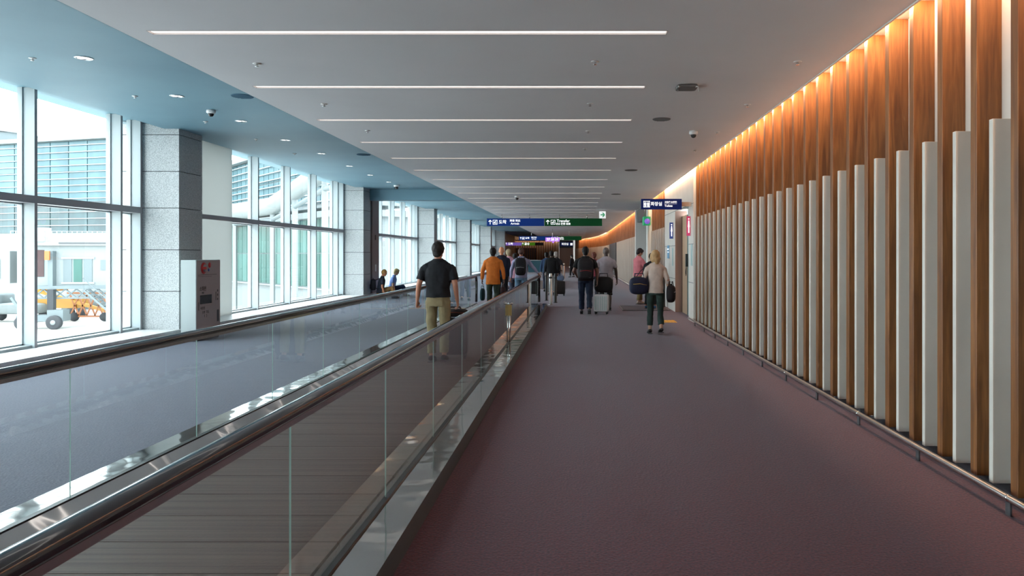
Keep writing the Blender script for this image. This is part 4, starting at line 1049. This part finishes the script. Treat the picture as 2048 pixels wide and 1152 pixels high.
# jet bridge cabin (bay 1)
t = thing('jet_bridge', 'white jet bridge cabin with railing and windows outside first window', 'jet bridge', (-46.5, 68, -5), R(8)); z = 5.0
def wbox(nm, mm, *a, **k): q = MB(); q.box(*a); return q.build(nm, mm, t, **k)
wbox('cabin_body', 'bldg_white', -3.6, 4.6, -.5, 4, z-1.2, z+2.4)
wbox('cabin_roof', 'bldg_white', -4.0, 5.0, -.9, 4.2, z+2.4, z+2.75)
wbox('cabin_floor', 'bldg_grey', -3.0, 5.0, -1.2, 4, z-1.5, z-1.2)
for i, mm in enumerate(('bldg_grey','facade_green','bldg_grey')):
    w_ = wbox('window', mm, .2+i*.85, .9+i*.85, -.56, -.5, z-.9, z+1.2)
wbox('window_frame', 'fin', .05, 2.8, -.6, -.52, z+1.2, z+1.35); wbox('window_frame', 'fin', .05, 2.8, -.6, -.52, z-1.05, z-.9)
M['opening'] = mat('opening dark red', lin(52,26,28), .6)
wbox('dark_opening', 'opening', -3.1, -1.4, -.56, -.5, z-.4, z+2.0)
wbox('side_window', 'bldg_grey', 3.3, 4.2, -.56, -.5, z+.2, z+1.1)
wbox('column', 'bldg_grey', -.8, -.4, -1.1, -.5, z-1.4, z+1.9)
wbox('beacon', 'gear_orange', -.9, -.5, -1.45, -1.3, z+1.1, z+1.9)
q = MB()
for i in range(22): q.box(-4+.42*i, -3.94+.42*i, -.85, -.8, z+2.75, z+3.7)
for zz in (3.2, 3.7): q.box(-4, 5, -.85, -.8, z+zz-.04, z+zz)
q.build('roof_railing', 'fin', t)
wbox('air_unit', 'fin', -2.9, -1.2, -1.0, .3, z+2.75, z+4.0)
for zz in (3.1,3.65): 
    q = MB(); q.lathe([(.24,0),(.24,-.05)], (-2.3,-1.02,z+zz), 16, axis='y'); q.build('fan_cover', 'bldg_grey', t)
wbox('vent_row', 'darkgrey', .0, 4.6, -.95, -.9, z+2.55, z+2.68)
# tunnel towards the left
q = MB(); q.box(-14, -4.6, .2, 3.6, z-1.0, z+1.9); q.build('tunnel', 'bldg_white', t)
for i in range(3): wbox('tunnel_window', 'bldg_grey', -13+i*2.9, -11.2+i*2.9, .14, .2, z-.6, z+1.2)
q = MB()
for i in range(9):
    a = -3+i*.9; q.bar((a,-1,z-1.5),(a+.9,-1,z-2.3),.1); q.bar((a+.9,-1,z-1.5),(a,-1,z-2.3),.1)
q.bar((-3,-1,z-2.3),(5.2,-1,z-2.3),.14); q.build('truss', 'bldg_grey', t)
q = MB(); q.bar((2.6,-1.2,z-1.5),(6.2,-1.4,0.2),.16); q.bar((2.6,-2.1,z-1.5),(6.2,-2.3,.2),.16)
for i in range(14): f_ = i/14; q.box(2.6+3.6*f_, 2.9+3.6*f_, -2.2, -1.3, z-1.5-(z-1.7)*f_-.04, z-1.5-(z-1.7)*f_)
q.bar((2.6,-2.2,z-.5),(6.2,-2.4,1.2),.07)
q.build('stairs', 'bldg_grey', t)
# drive carriage
q = MB(); q.box(-2.6, -2.0, -1.6, -1.0, .8, z-2.3); q.box(-.6, -.1, -1.6, -1.1, 1.6, z-1.5); q.build('lift_leg', 'tyre', t)
q = MB(); q.box(-2.9, .9, -2.0, -.7, .7, 1.25); q.bar((-3.6,-1.4,2.8),(-2.4,-1.4,.9),.2); q.box(-.4,.9,-2.0,-.9,1.25,1.7); q.build('carriage', 'bldg_grey', t)
for x_ in (-2.3, .25):
    q = MB(); q.lathe([(.5,-.25),(.62,-.2),(.62,.2),(.5,.25)], (x_,-2.1,.62), 24, axis='y'); w_ = q.build('wheel', 'tyre', t)
    q = MB(); q.lathe([(.2,-.3),(.22,-.26)], (x_,-2.1,.62), 16, axis='y'); q.build('hub', 'bldg_white', w_)
t = thing('belt_loader', 'yellow belt loader parked behind the jet bridge wheels', 'loader', (-50.8, 75, -5), R(0))
q = MB(); q.box(-2.6,-.4,-.8,.8,3.0,4.6); q.build('cab', 'gear_yellow', t, bevel=.15)
q = MB(); q.bar((-2.5,-.9,3.0),(4.4,-.9,1.0),.3,.3); q.box(-2.5,1.5,-.9,.9,1.3,2.3); q.build('chassis', 'gear_yellow', t)
q = MB()
for i in range(5): q.bar((.8+i*.8,-1,.5),(1.7+i*.8,-1,2.6),.12); q.bar((1.7+i*.8,-1,.5),(.8+i*.8,-1,2.6),.12)
q.bar((.5,-1,.5),(5,-1,.5),.16); q.bar((.5,-1,2.8),(5,-1,2.8),.16); q.build('scissor_frame', 'gear_orange', t)
for x_ in (-1.8, 1.2, 4.2):
    q = MB(); q.lathe([(.4,-.2),(.45,0),(.4,.2)], (x_,-1,.45), 18, axis='y'); q.build('wheel', 'tyre', t)
t = thing('fuel_tank_trailer', 'white rounded tank trailer behind the jet bridge', 'trailer', (-50, 80, -5))
q = MB(); q.sbox((0,0,2.2), 4.6, 1.2, 1.1, .5); q.build('tank', 'bldg_white', t)
q = MB(); q.box(-4.4,4.4,-.9,.9,.8,1.1); q.build('chassis', 'bldg_grey', t)
for x_ in (-3.4,-2.2,2.6,3.7):
    q = MB(); q.lathe([(.45,-.2),(.5,0),(.45,.2)], (x_,-1,.5), 18, axis='y'); q.build('wheel', 'tyre', t)
t = thing('baggage_tractor', 'pale ground vehicle parked at the far left outside', 'vehicle', (-55.5, 74, -5))
q = MB(); q.sbox((0,0,1.3), 3.2, 1.2, .55, .35); q.build('vehicle_body', 'bldg_white', t)
q = MB(); q.sbox((-1.6,0,2.2), 1.1, 1.0, .6, .35); q.build('cab', 'bldg_grey', t)
for x_ in (-2.1, 2.1):
    for y_ in (-1.1, 1.1):
        q = MB(); q.lathe([(.45,-.15),(.5,0),(.45,.15)], (x_,y_,.5), 18, axis='y'); q.build('wheel', 'tyre', t)

# ------------------------------------------------------------------ text to mesh
bpy.context.view_layer.update(); dg = bpy.context.evaluated_depsgraph_get()
for o in TXT:
    me = bpy.data.meshes.new_from_object(o.evaluated_get(dg)); n_ = bpy.data.objects.new(o.name, me); C.objects.link(n_)
    n_.parent = o.parent; n_.location = o.location; n_.rotation_euler = o.rotation_euler; n_.scale = o.scale
    nm = o.name; cu = o.data; bpy.data.objects.remove(o); bpy.data.curves.remove(cu); n_.name = nm
